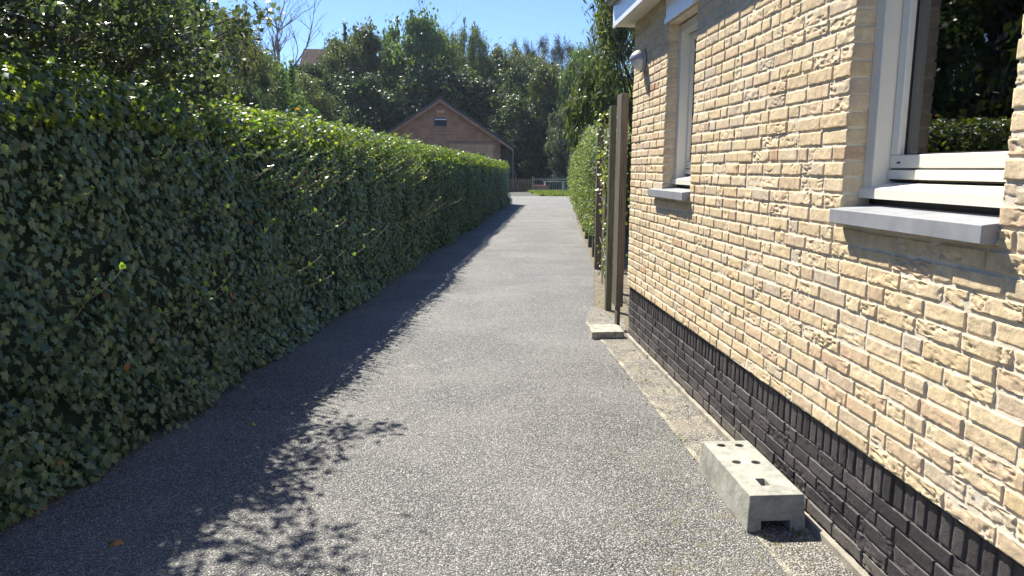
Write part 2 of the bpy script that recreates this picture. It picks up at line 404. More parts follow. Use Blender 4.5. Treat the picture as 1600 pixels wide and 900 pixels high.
def brick_grid(y0, y1, z0, z1, X, depth, nu, nv, seed, amp, edge=.0014, rot=False):
    """one hand-moulded brick, front facing -X, grid displaced with folds; returns V,F"""
    u = np.linspace(0, 1, nu); v = np.linspace(0, 1, nv)
    # denser near the borders
    u = u+.035*np.sin(2*np.pi*u)*-1; v = v-.05*np.sin(2*np.pi*v)
    U, Vv = np.meshgrid(u, v)
    L = y1-y0; Hh = z1-z0
    Y = y0+U*L; Z = z0+Vv*Hh
    if rot: a, b = Z, Y
    else: a, b = Y, Z
    # rough outline
    du = np.minimum(U, 1-U)*L; dv = np.minimum(Vv, 1-Vv)*Hh
    ed = np.minimum(du, dv)
    rim = (ed < 1e-6)
    wob = .0022*vn(Y*70, Z*70, seed*1.7, 3)
    Y = Y+np.where(rim | (ed < .004), np.sign(U-.5)*(wob-.0008)*(du < .004), 0)
    Z = Z+np.where(rim | (ed < .004), np.sign(Vv-.5)*(.0022*vn(Y*60, Z*60, seed*2.3, 4)-.0008)*(dv < .004), 0)
    # relief
    wx_ = .9*fbm(a*22, b*40, seed*3.1, 11, 2)
    r1 = 1-np.abs(vn(a*26+wx_+seed*.37, b*85+1.6*wx_, seed*1.3, 21))
    fold = np.clip((r1-.76)/.13, 0, 1)
    msk = np.clip(vn(a*18, b*26, seed*5.7, 31)*3+.5, 0, 1)
    r2 = 1-np.abs(vn(a*60+2*wx_, b*60, seed*.9, 41)); pit = np.clip((r2-.86)/.14, 0, 1)
    rel = -amp*fold*msk - amp*.4*pit*msk + .0016*fbm(a*30, b*34, seed*.77, 51, 3)
    tilt = (U-.5)*rng.normal(0, .0012)+(Vv-.5)*rng.normal(0, .0012)
    rnd_edge = edge*np.clip(1-ed/.004, 0, 1)**1.6
    out = rel+tilt-rnd_edge+rng.normal(0, .0009)
    out = np.maximum(out, -.0050+.0016*vn(a*50, b*50, seed*1.1, 61))
    Xf = X-out
    P = np.stack([Xf, Y, Z], -1).reshape(-1, 3); i = np.arange(nu*nv).reshape(nv, nu)
    F = np.stack([i[:-1, :-1], i[1:, :-1], i[1:, 1:], i[:-1, 1:]], -1).reshape(-1, 4)
    ring = np.concatenate([i[0, :], i[1:, -1], i[-1, -2::-1], i[-2:0:-1, 0]])
    B = P[ring].copy(); B[:, 0] = X+depth
    k = len(P); m = len(ring); j = np.arange(m); jn = (j+1) % m
    F2 = np.stack([ring[j], ring[jn], k+jn, k+j], -1)
    return np.concatenate([P, B]), np.concatenate([F, F2])

def solid_intervals(z0, z1, ya, yb, opens):
    iv = [(ya, yb)]
    for (a, b, c, d) in opens:
        if z1 > c+.004 and z0 < d-.004:
            nv = []
            for s, e in iv:
                if b <= s or a >= e: nv.append((s, e)); continue
                if s < a: nv.append((s, a))
                if b < e: nv.append((b, e))
            iv = nv
    return iv

def fill_row(s, e, rr, jt=.011):
    """random mix of stretchers and headers that fills s..e exactly"""
    L = e-s; pcs = []; tot = 0
    while tot < L+.0001:
        q = rr.uniform(.190, .214) if rr.random() < .68 else rr.uniform(.088, .106)
        if pcs and pcs[-1] < .12 and q < .12 and rr.random() < .8: q = rr.uniform(.190, .214)
        if not pcs and rr.random() < .5: q = rr.uniform(.13, .165)
        pcs.append(q); tot += q+jt
    pcs_tot = sum(pcs)+jt*(len(pcs)-1)
    while pcs_tot-L > .07 and len(pcs) > 1:
        big = [k for k, p in enumerate(pcs) if p > .15]
        if big and pcs_tot-L > .095: pcs[big[int(rr.integers(len(big)))]] = .097
        else: break
        pcs_tot = sum(pcs)+jt*(len(pcs)-1)
    k = (L-jt*(len(pcs)-1))/sum(pcs); out = []; y = s
    for p in pcs: out.append((y, y+p*k)); y += p*k+jt
    return out

def brick_field(name, mat, X, z_start, course, rows, jt, opens, ya, yb, amp_hi, depth, soldier=False, seed=0):
    rr = np.random.default_rng(seed); Vs = []; Fs = []; R = []; off = 0; bid = seed*1000
    for r in range(rows):
        z0 = z_start+r*course+jt*.5; z1 = z_start+(r+1)*course-jt*.5
        for (s, e) in solid_intervals(z0, z1, ya, yb, opens):
            if soldier:
                n = int(round((e-s)/.062)); w = (e-s)/n; pcs = [(s+i*w+.006, s+(i+1)*w-.006) for i in range(n)]
            else: pcs = fill_row(s, e, rr)
            for (a, b) in pcs:
                bid += 1
                yc = (a+b)/2
                near = yc < 3.6
                if yc < .9: nu, nv = (4, 3)
                elif soldier: nu, nv = (7, 14) if near else (5, 8)
                else:
                    nu = max(7, int((b-a)/(.0052 if near else .0095))); nv = 14 if near else 8
                amp = amp_hi*(rr.random()**.6 if rr.random() < .68 else .10)
                zz0 = z0+rr.normal(0, .0008); zz1 = z1+rr.normal(0, .0008)
                if soldier: zz1 -= abs(rr.normal(0, .003))
                V, F = brick_grid(a, b, zz0, zz1, X+np.clip(rr.normal(0, .0011), -.002, .002), depth, nu, nv, bid*.618, amp, rot=soldier)
                Vs.append(V); Fs.append(F+off); off += len(V); R.append(np.full(len(V), rr.random()))
    o = mesh_np(name, np.concatenate(Vs), np.concatenate(Fs), mat, house, np.concatenate(R), smooth=True); hp(o)
    return o
# upper wall, 36 courses of 62.5 mm; plinth rows and the soldier row
ROWS = 36; COURSE = (ZS-ZP)/ROWS
bw = brick_field('brick_wall', MAT_BRICK, XW, ZP, COURSE, ROWS, .0105, OPEN, -.5, YC, .0062, .10, seed=1)
b2 = brick_field('plinth', MAT_DARKBRICK, XW+.018, .045, .0625, 5, .009, [], -.5, YC-.01, .005, .05, seed=2)
b3 = brick_field('soldier_course', MAT_DARKBRICK, XW+.018, .3575, .117, 1, .006, [], -.5, YC-.01, .004, .05, soldier=True, seed=3)
# mortar bed and wall body behind the bricks
def wall_body(name, mat, x0, x1, z0, z1, opens, ya, yb):
    m = MB(); ys = sorted({ya, yb, *[o[0] for o in opens], *[o[1] for o in opens]})
    for a, b in zip(ys[:-1], ys[1:]):
        op = [o for o in opens if o[0] <= a and o[1] >= b]
        if not op: m.box(x0, x1, a, b, z0, z1)
        else:
            o = op[0]; m.box(x0, x1, a, b, z0, o[2]); m.box(x0, x1, a, b, o[3], z1)
    return hp(m.build(name, mat, house))
OPM = [(a-.004, b+.004, c, d) for a, b, c, d in OPEN]
wall_body('mortar', MAT_MORTAR, XW+.0052, XW+.104, ZP+.002, ZS, OPM, -.5, YC-.004)
wall_body('plinth_mortar', MAT_DMORTAR, XW+.024, XW+.29, .05, ZP+.001, [], -.5, YC-.014)
wall_body('inner_wall', simple('light_plaster', (.66, .62, .54), .8, .04, 3, 0), XW+.106, XW+.30, ZP+.004, ZS, OPM, -.5, YC-.006)
m = MB(); rr = random.Random(3); y = -.5
while y < YC:
    l = rr.uniform(.5, 1.3); e = min(y+l, YC+.01); m.box(XW+.002+rr.uniform(-.004, .003), XW+.05, y, e-.004, -.05, .036+rr.uniform(-.006, .004), .004); y = e
hp(m.build('footing', MAT_FOOT, house))
# far end wall, back walls of the house
m, nt, b = newmat('end_wall_brick'); g = G(nt); v = g.co()
bt = g.n('ShaderNodeTexBrick'); bt.inputs['Color1'].default_value = (.55, .43, .29, 1); bt.inputs['Color2'].default_value = (.62, .5, .35, 1)
bt.inputs['Mortar'].default_value = (.5, .47, .42, 1); bt.inputs['Scale'].default_value = 1
bt.inputs['Brick Width'].default_value = .21; bt.inputs['Row Height'].default_value = .0625; bt.inputs['Mortar Size'].default_value = .006
mp = g.n('ShaderNodeMapping'); mp.inputs['Rotation'].default_value = (rad(90), 0, 0); g.l(v, mp.inputs[0]); g.l(mp.outputs[0], bt.inputs['Vector'])
g.l(bt.outputs[0], b.inputs['Base Color']); b.inputs['Roughness'].default_value = .9; MAT_ENDW = m
m = MB(); m.box(XW+.108, 8.5, YC-.30, YC-.008, ZP, ZS); m.box(8.5, 8.8, -.5, YC-.008, 0, ZS); m.box(XW+.3, 8.8, -.8, -.5, 0, ZS); m.box(XW+.3, 8.5, YC-.3, YC-.02, 0, ZP-.002)
m.box(XW, XW+.3, -.8, -.502, 0, ZS)
m.box(XW+.3, 8.5, -.5, YC-.31, -.02, .02); m.box(XW+.2, 8.5, -.5, YC-.31, ZS+.01, ZS+.04)
hp(m.build('rear_wall', MAT_ENDW, house))
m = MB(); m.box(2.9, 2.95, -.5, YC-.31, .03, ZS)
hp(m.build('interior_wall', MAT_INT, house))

# eaves: soffit, fascia, gutter, roof
YE = 6.60
hp(MB().box(1.318, 1.52, -.8, YE, ZS+.001, ZS+.02).build('soffit', MAT_FRAME, house))
hp(MB().box(1.296, 1.3165, -.8, YE+.004, ZS-.012, ZS+.19, .003).build('fascia', MAT_WHITE, house))
m = MB(); prof = [(1.222, 2.985), (1.225, 2.93), (1.245, 2.905), (1.275, 2.90), (1.2945, 2.905), (1.2945, 2.985)]
m.prism(prof, 'y', -.8, YE+.02); hp(m.build('gutter', MAT_GREYG, house))
m = MB(); m.prism([(1.25, 2.99), (5.0, 5.3), (5.0, 5.42), (1.25, 3.08)], 'y', -.8, YE+.03)
m.prism([(8.9, 2.99), (5.001, 5.3), (5.001, 5.42), (8.9, 3.08)], 'y', -.8, YE+.03)
hp(m.build('roof', MAT_TILE, house))
hp(MB().prism([(1.30, ZS+.021), (8.8, ZS+.021), (5.0, 5.25)], 'y', YC-.28, YC-.02).build('gable', MAT_ENDW, house))

def window(y0, y1, hnd, sill0, sill1, curtain):
    win = empty('window'); win.parent = house; win.location = (0, (y0+y1)/2-2.5, 1.9)
    def wp(o): o.parent = win; o.matrix_parent_inverse = Matrix.Translation((-XW, -(y0+y1)/2, -1.9)); return o
    ZT = 2.51
    # outer frame: left and right stiles, head, bottom rail with sloping ledge
    m = MB(); fwd = .063
    for a, b in ((y1-fwd, y1+.002), (y0-.002, y0+fwd)): m.box(1.53, 1.64, a, b, 1.402, ZT, .003)
    m.box(1.53, 1.64, y0+fwd+.001, y1-fwd-.001, ZT-.06, ZT-.002, .003)
    m.prism([(1.515, 1.398), (1.64, 1.398), (1.64, 1.462), (1.592, 1.456), (1.524, 1.438), (1.515, 1.432)], 'y', y0-.002, y1-.0005)
    wp(m.build('frame', MAT_FRAME))
    # sash
    a0, a1 = y0+fwd+.004, y1-fwd-.004; sw = .05
    m = MB()
    m.box(1.585, 1.645, a0, a1, 1.470, 1.504, .003)                      # weather bar
    m.box(1.590, 1.645, a0, a1, 1.510, 1.558, .004)                      # bottom rail
    m.box(1.590, 1.645, a0, a0+sw, 1.5585, ZT-.066, .004); m.box(1.590, 1.645, a1-sw, a1, 1.5585, ZT-.066, .004)
    m.box(1.590, 1.645, a0+sw+.001, a1-sw-.001, ZT-.116, ZT-.066, .004)
    wp(m.build('sash', MAT_FRAME))
    m = MB(); e = a1-sw; s = a0+sw
    m.box(1.612, 1.622, e-.009, e-.0005, 1.5585, ZT-.117); m.box(1.612, 1.622, s+.0005, s+.009, 1.5585, ZT-.117); m.box(1.612, 1.622, s+.01, e-.01, 1.5585, 1.563)
    m.box(1.60, 1.64, y0+.01, y1-.01, 1.463, 1.4695); m.box(1.60, 1.64, y0+.07, y1-.07, 1.5045, 1.5095)
    m.box(1.561, 1.64, y0-.002, y1+.002, 1.3565, 1.3975)  # black filler below the frame, stands for the shadow in the gap
    wp(m.build('seal_and_gap_shade', MAT_BLACK))
    wp(MB().box(1.6145, 1.6195, s+.0095, e-.0095, 1.5635, ZT-.118).build('pane', MAT_GLASS))
    # stone sill, slightly sloped
    m = MB(); m.prism([(1.402, 1.303), (1.56, 1.303), (1.56, 1.374), (1.402, 1.356)], 'y', sill0, sill1)
    o = wp(m.build('sill', MAT_STONE)); bv = o.modifiers.new('b', 'BEVEL'); bv.width = .0025; bv.segments = 2
    # shutter box in the head of the opening
    m = MB(); m.box(1.428, 1.60, y0+.002, y1-.002, 2.535, ZS-.004, .003); m.box(1.418, 1.4275, y0+.002, y1-.002, 2.516, 2.55, .002)
    wp(m.build('shutter_box', MAT_WHITE))
    m = MB(); m.box(1.555, 1.575, y0+.004, y1-.004, 2.44, 2.53)
    wp(m.build('shutter_slat', MAT_WHITE))
    # small weep slot on the bottom rail
    wp(MB().box(1.5885, 1.592, y1-.135, y1-.115, 1.527, 1.533).build('drain_slot', MAT_BLACK))
    # inside handle
    hy = a1-.118 if hnd else a1-.1
    pts = [(1.652+.03*math.sin(t*math.pi), hy, 1.83+.16*t) for t in np.linspace(0, 1, 9)]
    wp(MB().tube(pts, .008, 8).build('handle', MAT_FRAME, smooth=True))
    if curtain:
        n = 40; V = []; 
        for i in range(n):
            yy = y1+.28-.52*i/(n-1); xx = 1.80+.012*math.sin(i*1.1)
            V += [(xx, yy, .9), (xx, yy, 2.6)]
        F = [(2*i, 2*i+2, 2*i+3, 2*i+1) for i in range(n-1)]
        o = mesh_np('curtain', V, F, MAT_CURT, None, smooth=True); wp(o)
        so_ = o.modifiers.new('s', 'SOLIDIFY'); so_.thickness = .003
    return win
w1 = window(1.915, 2.765, True, 1.912, 2.757, True); w1['label'] = 'large near window with cream frame and handle inside'
w2 = window(4.70, 5.36, False, 4.70, 5.60, False); w2['label'] = 'far narrow window below the shutter box'

# ------------------------------------------------------------------ wall lamp
lamp = empty('wall_lamp', (XW-.004, 6.05, 2.365)); tag(lamp, 'round grey hooded lamp on the brick wall under the eaves', 'lamp')
m = MB(); m.tube([(0, 0, 0), (-.022, 0, 0)], [.092, .088], 40); m.build('back_plate', MAT_LAMP, lamp, True)
def dome(R, rx, z0, z1, off, mat, name):
    V = []; F = []; nu, nv = 28, 16
    for i in range(nv+1):
        th = z0+(z1-z0)*i/nv       # polar angle around the Y axis, 0 = up
        for j in range(nu+1):
            ph = -math.pi/2+math.pi*j/nu
            V.append((off-rx*math.sin(th)*math.cos(ph) if True else 0, R*math.sin(th)*math.sin(ph), R*math.cos(th)))
    for i in range(nv):
        for j in range(nu): F.append((i*(nu+1)+j, i*(nu+1)+j+1, (i+1)*(nu+1)+j+1, (i+1)*(nu+1)+j))
    o = mesh_np(name, V, F, mat, lamp, smooth=True); s = o.modifiers.new('s', 'SOLIDIFY'); s.thickness = .004; return o
dome(.084, .095, .02, math.pi*.50, -.022, MAT_LAMP, 'hood')
dome(.078, .086, math.pi*.46, math.pi-.02, -.020, MAT_LENS, 'lens')

# ------------------------------------------------------------------ concrete foot block and slab
def block():
    import bmesh
    th = empty('concrete_block', (1.30, 2.81, 0), 0); tag(th, 'hollow concrete fence foot with round holes lying beside the black plinth', 'concrete block')
    me = bpy.data.meshes.new('block_body'); bm = bmesh.new()
    W_, L_, Hh = .240, .640, .160
    bt = [(-W_/2-.006, 0, 0), (W_/2+.008, 0, 0), (W_/2+.008, L_+.01, 0), (-W_/2-.006, L_+.01, 0)]
    tp = [(-W_/2+.004, .012, Hh), (W_/2-.004, .012, Hh), (W_/2-.004, L_-.004, Hh), (-W_/2+.004, L_-.004, Hh)]
    vs = [bm.verts.new(p) for p in bt+tp]
    for f in [(3, 2, 1, 0), (4, 5, 6, 7), (0, 1, 5, 4), (1, 2, 6, 5), (2, 3, 7, 6), (3, 0, 4, 7)]: bm.faces.new([vs[i] for i in f])
    bmesh.ops.bevel(bm, geom=list(bm.edges), offset=.005, segments=2, affect='EDGES', profile=.6)
    bm.to_mesh(me); bm.free(); me.materials.append(MAT_BLOCK)
    o = bpy.data.objects.new('block_body', me); COL.objects.link(o); o.parent = th
    # cutters, applied and then removed
    cut = MB()
    for (x, y) in ((-.040, .575), (.048, .570), (-.042, .365), (.046, .357)):
        cut.tube([(x, y, .05), (x, y, .3)], .0215, 20)
    cut.box(-.030, .012, .105, .180, .04, .3)
    cut.box(-.066, .060, -.05, .13, -.05, .050)
    cut.box(-.066, .060, L_-.13, L_+.1, -.05, .050)
    c = cut.build('cutter', MAT_BLOCK); c.location = th.location
    md = o.modifiers.new('b', 'BOOLEAN'); md.operation = 'DIFFERENCE'; md.object = c; md.solver = 'EXACT'
    bpy.context.view_layer.update()
    dg = bpy.context.evaluated_depsgraph_get(); me2 = bpy.data.meshes.new_from_object(o.evaluated_get(dg))
    o.modifiers.clear(); o.data = me2; bpy.data.objects.remove(c, do_unlink=True)
def block_mat():
    m, nt, b = newmat('block_concrete'); g = G(nt); v = g.co()
    c = g.ramp(g.noise(v, 9, 6, .7), [(.30, (.17, .172, .15)), (.44, (.29, .287, .25)), (.56, (.36, .35, .305)), (.72, (.45, .435, .38))])
    c = g.mix(g.ramp(g.noise(v, 32, 4, .7), [(.54, 0), (.68, .55)]), c, (.19, .19, .15))
    pit = g.ramp(g.vor(v, 130), [(.10, .35), (.25, 1)])
    c = g.mix(g.ramp(g.noise(v, 14, 2), [(.45, 0), (.6, .8)]), c, g.mix(1., c, pit, 'MULTIPLY'))
    g.l(c, b.inputs['Base Color']); b.inputs['Roughness'].default_value = .9
    nb = g.bump(g.noise(v, 150, 4, .6), .0016); nb = g.bump(g.noise(v, 30, 4, .6), .004, 1, nb); g.l(nb, b.inputs['Normal']); return m
MAT_BLOCK = block_mat(); block()
# flat slab at the foot of the timber board
def slab():
    V = []; n = 24; rr = random.Random(5)
    top = []; 
    P = [(-.15, -.01), (.145, .012), (.15, .37), (-.13, .36)]
    poly = []
    for k in range(4):
        a, b = Vector(P[k]), Vector(P[(k+1) % 4])
        for i in range(6): poly.append(a.lerp(b, i/6)+Vector((rr.uniform(-.004, .004), rr.uniform(-.004, .004))))
    m = MB(); m.prism([(p.x, p.y) for p in poly], 'z', -.02, .062)
    o = m.build('concrete_slab', MAT_CONC); o.location = (1.285, 6.37, .002); o.rotation_euler = (rad(-1.0), rad(0), rad(-1))
    tag(o, 'broken grey paving slab lying flat at the far corner of the brick wall', 'paving slab')
    bv = o.modifiers.new('b', 'BEVEL'); bv.width = .004; bv.segments = 2
slab()

# ------------------------------------------------------------------ timber board and fence with posts
bd = MB(); bd.box(1.405, 1.470, 6.66, 6.86, .235, 2.17, .004)
o = bd.build('timber_board', MAT_POST); tag(o, 'thick weathered brown timber board standing upright against the house corner', 'timber board')
o2 = MB().box(1.425, 1.455, 6.70, 6.80, -.02, .2345).build('stub', MAT_BARK, o)
fence = empty('garden_fence', (FX(12), 12, 0)); tag(fence, 'row of dark wooden posts with wires holding the right hand hedge', 'fence')
def fp(o): o.matrix_parent_inverse = Matrix.Translation((-FX(12), -12, 0)); return o
ys = [7.75, 11.05, 12.65, 14.25, 16.0, 17.95, 19.85, 21.8, 23.7, 25.6, 27.5, 29.4]
for i, y in enumerate(ys):
    x = FX(y)+(.01 if i == 0 else -.03 if i == 1 else 0); hgt = [2.15, 2.16, 1.95, 1.95][i] if i < 4 else 1.8
    w = [.060, .10, .08, .08][i] if i < 4 else .08
    p = MB().box(x-w*.5+.005, x+w*.5+.005, y-.035, y+.05, -.05, hgt, .004).build('post', MAT_POSTG if i != 1 else MAT_POST, fence); fp(p)
for z in (.5, 1.1, 1.7):
    m = MB(); m.tube([(FX(y)-.0, y+.055, z) for y in ys], .0025, 5); fp(m.build('wire', MAT_GREYG, fence))
m = MB(); m.box(1.755, 1.84, 8.95, 9.03, -.02, 2.25, .003); fp(m.build('post', MAT_POSTG, fence))
# thin pale pole beside the posts
o = MB().tube([(1.84, 9.65, -.02), (1.83, 9.65, 1.2), (1.845, 9.65, 2.05)], .013, 10).build('plant_stake', simple('bleached_cane', (.42, .40, .34), .7, .1, 20, 0))
tag(o, 'thin pale upright stake between the dark fence posts', 'stake')

# ------------------------------------------------------------------ leaf generators
def basis(n, t):
    n = n/np.linalg.norm(n, axis=1, keepdims=True); t = t-(t*n).sum(1, keepdims=True)*n
    t = t/(np.linalg.norm(t, axis=1, keepdims=True)+1e-9); return n, t, np.cross(t, n)
IVY_OUT = np.array([(0, .04), (.2, -.13), (.48, .05), (.33, .25), (.5, .52), (.2, .58), (0, 1), (-.2, .58), (-.5, .52), (-.33, .25), (-.48, .05), (-.2, -.13)])
MID_OUT = np.array([(0, 0), (.42, .08), (.38, .5), (0, 1), (-.38, .5), (-.42, .08)])
def leaves(P, Nn, T, size, shape, rng, fold=.25):
    """P centres, Nn normals, T tip directions -> verts, faces, n per leaf"""
    n, t, s = basis(Nn, T); N = len(P); size = size[:, None]
    if shape == 'ivy': out = IVY_OUT
    elif shape == 'mid': out = MID_OUT
    elif shape == 'narrow': out = np.array([(0, 0), (.13, .45), (0, 1), (-.13, .45)])
    else: out = np.array([(0, 0), (.33, .45), (0, 1), (-.33, .45)])
    out = out-np.array([0, .4])
    if shape == 'ivy': out = np.vstack([out, [(0, -.05)]])
    f = rng.uniform(.3, 1, (N, 1))*fold
    V = np.empty((N, len(out), 3), np.float32)
    for k, (a, b) in enumerate(out):
        zz = -abs(a)*f*1.1-(max(b, 0)**2)*f*.9
        V[:, k] = P+size*(s*a+t*b+n*zz)
    k = len(out); base = (np.arange(N)*k)[:, None]
    if shape == 'ivy':
        tri = np.array([(12, i, (i+1) % 12) for i in range(12)]); F = (base[:, :, None]+tri[None]).reshape(-1, 3)
    elif shape == 'mid':
        q = np.array([(0, 1, 2, 3), (0, 3, 4, 5)]); F = (base[:, :, None]+q[None]).reshape(-1, 4)
    else: F = (base+np.array([[0, 1, 2, 3]])).reshape(-1, 4)
    return V.reshape(-1, 3), F, k
def leaf_obj(name, parts, mat, parent=None):
    Vs, Fs, Rs = [], [], []; off = 0
    for V, F, k, r in parts:
        Vs.append(V); Fs.append(F+off); off += len(V); Rs.append(np.repeat(r, k))
    return mesh_np(name, np.concatenate(Vs), Fs, mat, parent, np.concatenate(Rs))

# ------------------------------------------------------------------ ivy hedge on the left
YH0, YH1 = -1.5, 32.2; HANG = math.atan(.135)
hd = np.array([math.sin(HANG), math.cos(HANG), 0]); hn = np.array([math.cos(HANG), -math.sin(HANG), 0])
HT = 1.945
def hz_top(Y): return HT+.03*vn(Y*.7, 0, 0, 71)+.02*vn(Y*2.3, 0, 0, 72)-.17*np.clip((Y-10)/20, 0, 1)**.8
def hedge_pt(L, s, dep):
    """L along (world Y), s profile 0..1 = face bottom->top edge, 1..1.45 = top going back; returns P,N"""
    top = hz_top(L); x0 = HX(L)
    R_ = .14*top; th = np.clip((s-.86)/.14, 0, 1)*math.pi/2
    zz = np.where(s < .86, s*top, top-R_+R_*np.sin(th)); back = R_*(1-np.cos(th))+np.clip(s-1, 0, 9)*2.0
    bulge = .10*np.exp(-((zz-.12)/.25)**2)*(1+.8*vn(L*1.3, 0, 0, 75))+.05*vn(L*.9, zz*1.4, 0, 73)+.035*vn(L*3.1, zz*3.4, 0, 74)
    edge = 0.
    out = bulge*np.clip((1.2-s)/.3, 0, 1)-back+.03
    topn = np.where(s >= 1, .04*vn(L*2.1, back*3, 0, 76), 0)
    P = np.stack([x0+hn[0]*out, L+hn[1]*out, zz+topn+edge], -1)
    N = hn[None]*np.cos(th)[:, None]+np.array([[0.02, 0, 1.]])*np.sin(th)[:, None]
    P = P+N/np.linalg.norm(N, axis=1, keepdims=True)*dep[:, None]
    return P, N
ivy = empty('ivy_hedge', (HX(12), 12, 0)); tag(ivy, 'long tall dark ivy hedge with sunlit top edge along the left of the driveway', 'hedge')
def ip(o): o.matrix_parent_inverse = Matrix.Translation((-HX(12), -12, 0)); return o
def ivy_zone(y0, y1, dens, size, shape, rng, topfac=1.):
    out = []; tops = []
    # face
    A = (y1-y0)*1.95; n = int(A*dens); L = rng.uniform(y0, y1, n); s = rng.uniform(0.0, 1, n)**.97
    cl = vn(L*5.5, s*10, 0, 81); keep = rng.random(n) < .72+.4*cl; L, s = L[keep], s[keep]; n = len(L)
    dep = rng.normal(.0, .035, n)+.03*vn(L*7, s*14, 0, 82)
    P, N = hedge_pt(L, s, dep)
    nn = N+rng.normal(0, .38, (n, 3))+np.array([0, 0, .35]); T = rng.normal(0, .55, (n, 3))+np.array([0, 0, -1.])+hn*.25
    sz = size*rng.uniform(.55, 1.25, n)
    r = np.clip(rng.beta(1.6, 2.4, n)*.95+.10*vn(L*1.5, s*3, 0, 83), 0, .985); r[rng.random(n) < .002] = 1.
    V, F, k = leaves(P, nn, T, sz, shape, rng); out.append((V, F, k, r))
    # top and the overhanging rim
    n = int((y1-y0)*1.05*dens*topfac); L = rng.uniform(y0, y1, n); s = .86+.56*rng.uniform(0, 1, n)**1.25
    P, N = hedge_pt(L, s, rng.normal(.015, .03, n))
    nn = N+rng.normal(0, .55, (n, 3)); T = rng.normal(0, .8, (n, 3))+hn*.4+np.array([0, 0, .1])
    V, F, k = leaves(P, nn, T, size*rng.uniform(.5, 1.15, n), shape, rng); tops.append((V, F, k, np.clip(rng.beta(1.6, 1.8, n), 0, 1)))
    return out, tops
rg = np.random.default_rng(11); F_, T_ = [], []
for (a, b, d, sz, sh) in ((YH0, 2.2, 350, .075, 'mid'), (2.2, 6.5, 2300, .040, 'ivy'), (6.5, 11, 1500, .045, 'mid'), (11, 19, 1100, .050, 'mid'), (19, YH1, 700, .062, 'quad')):
    o_, t_ = ivy_zone(a, b, d, sz, sh, rg); F_ += o_; T_ += t_
# far end face of the hedge
n = 1500; s = rg.uniform(0, 1, n); bk = rg.uniform(0, .9, n); P = np.stack([HX(YH1)-bk*hn[0], np.full(n, YH1)+rg.normal(.02, .03, n), s*1.88], -1)
V, F, k = leaves(P, np.array([[.2, 1, .2]])+rg.normal(0, .4, (n, 3)), rg.normal(0, .5, (n, 3))-np.array([0, 0, 1]), .065*rg.uniform(.6, 1.2, n), 'quad', rg); F_.append((V, F, k, rg.random(n)*.9))
# creeping strands at the foot
n = 2600; L = rg.uniform(2.4, 9, n); bul = .09+.10*vn(L*1.7, 0, 0, 91)+.05*vn(L*6, 0, 0, 92); q = rg.uniform(0, 1, n)
P = np.stack([HX(L)+bul*(1-q*q)+.05*rg.random(n), L, .015+.22*q+rg.uniform(0, .02, n)], -1)
V, F, k = leaves(P, hn[None]*.7+np.array([[0, 0, .8]])+rg.normal(0, .3, (n, 3)), hn[None]*.8+rg.normal(0, .6, (n, 3))-np.array([0, 0, .5]), .046*rg.uniform(.6, 1.2, n), 'ivy', rg); F_.append((V, F, k, np.clip(rg.random(n)*.9+.1, 0, .98)))
ip(leaf_obj('foliage', F_, IVY, ivy)); ip(leaf_obj('top_foliage', T_, IVYTOP, ivy))
# opaque inside
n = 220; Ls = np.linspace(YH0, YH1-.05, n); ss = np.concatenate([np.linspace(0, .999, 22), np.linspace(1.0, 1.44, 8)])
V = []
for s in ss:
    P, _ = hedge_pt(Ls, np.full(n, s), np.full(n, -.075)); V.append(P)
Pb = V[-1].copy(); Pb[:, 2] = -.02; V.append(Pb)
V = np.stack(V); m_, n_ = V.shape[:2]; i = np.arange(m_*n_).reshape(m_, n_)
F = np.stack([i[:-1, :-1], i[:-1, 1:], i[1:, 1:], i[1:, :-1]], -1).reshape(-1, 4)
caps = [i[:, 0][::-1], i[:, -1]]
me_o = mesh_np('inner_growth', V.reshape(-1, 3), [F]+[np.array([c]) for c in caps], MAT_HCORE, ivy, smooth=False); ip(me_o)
# protruding shoots that catch the sun, and hanging strands in the shade
sh = MB(); LP = []; LN = []; LT = []; LS = []
rs = random.Random(4)
spots = [(rs.uniform(4.3, 12), rs.triangular(.05, .75, .25)) for _ in range(230)]+[(rs.uniform(3.2, 14), rs.uniform(.3, 1.3)) for _ in range(45)]+[(rs.uniform(3, 22), rs.uniform(-.02, .1)) for _ in range(70)]
for (y, below) in spots:
    top = float(hz_top(np.array([y]))[0]); z = top-below; ln = .10+.50*max(below, 0)*rs.uniform(.75, 1.15)+rs.uniform(0, .1)
    p = Vector((HX(y)-.03+.05*float(vn(y*.9, z*1.4, 0, 73)), y, z))
    d = Vector((.85, -.45, -.45)).normalized(); d = (d+Vector((rs.uniform(-.15, .2), rs.uniform(-.4, .3), rs.uniform(-.25, .1)))).normalized()
    pts = [p]; m_seg = 7
    for k in range(m_seg):
        d = (d+Vector((.03, 0, .17+rs.uniform(-.05, .05)))).normalized(); p = p+d*ln/m_seg; pts.append(p.copy())
        if k >= 1:
            for _ in range(1 if rs.random() < .6 else 2):
                LP.append(p+Vector((0, 0, .012))); LN.append((rs.uniform(-.2, .9), rs.uniform(-.9, .2), rs.uniform(.1, .9))); LT.append((rs.uniform(-.4, .7), rs.uniform(-.7, .4), rs.uniform(.5, 1.2))); LS.append(rs.uniform(.016, .036))
    sh.tube(pts, [.0030-.0012*k/m_seg for k in range(m_seg+1)], 5)
tag(ip(sh.build('shoots', MAT_TWIG, ivy, True)), kind='stuff')
rg2 = np.random.default_rng(5); V, F, k = leaves(np.array([tuple(p) for p in LP]), np.array(LN), np.array(LT), np.array(LS), 'mid', rg2)
ip(leaf_obj('shoot_leaves', [(V, F, k, rg2.uniform(.4, 1, len(LP)))], IVYTOP, ivy))

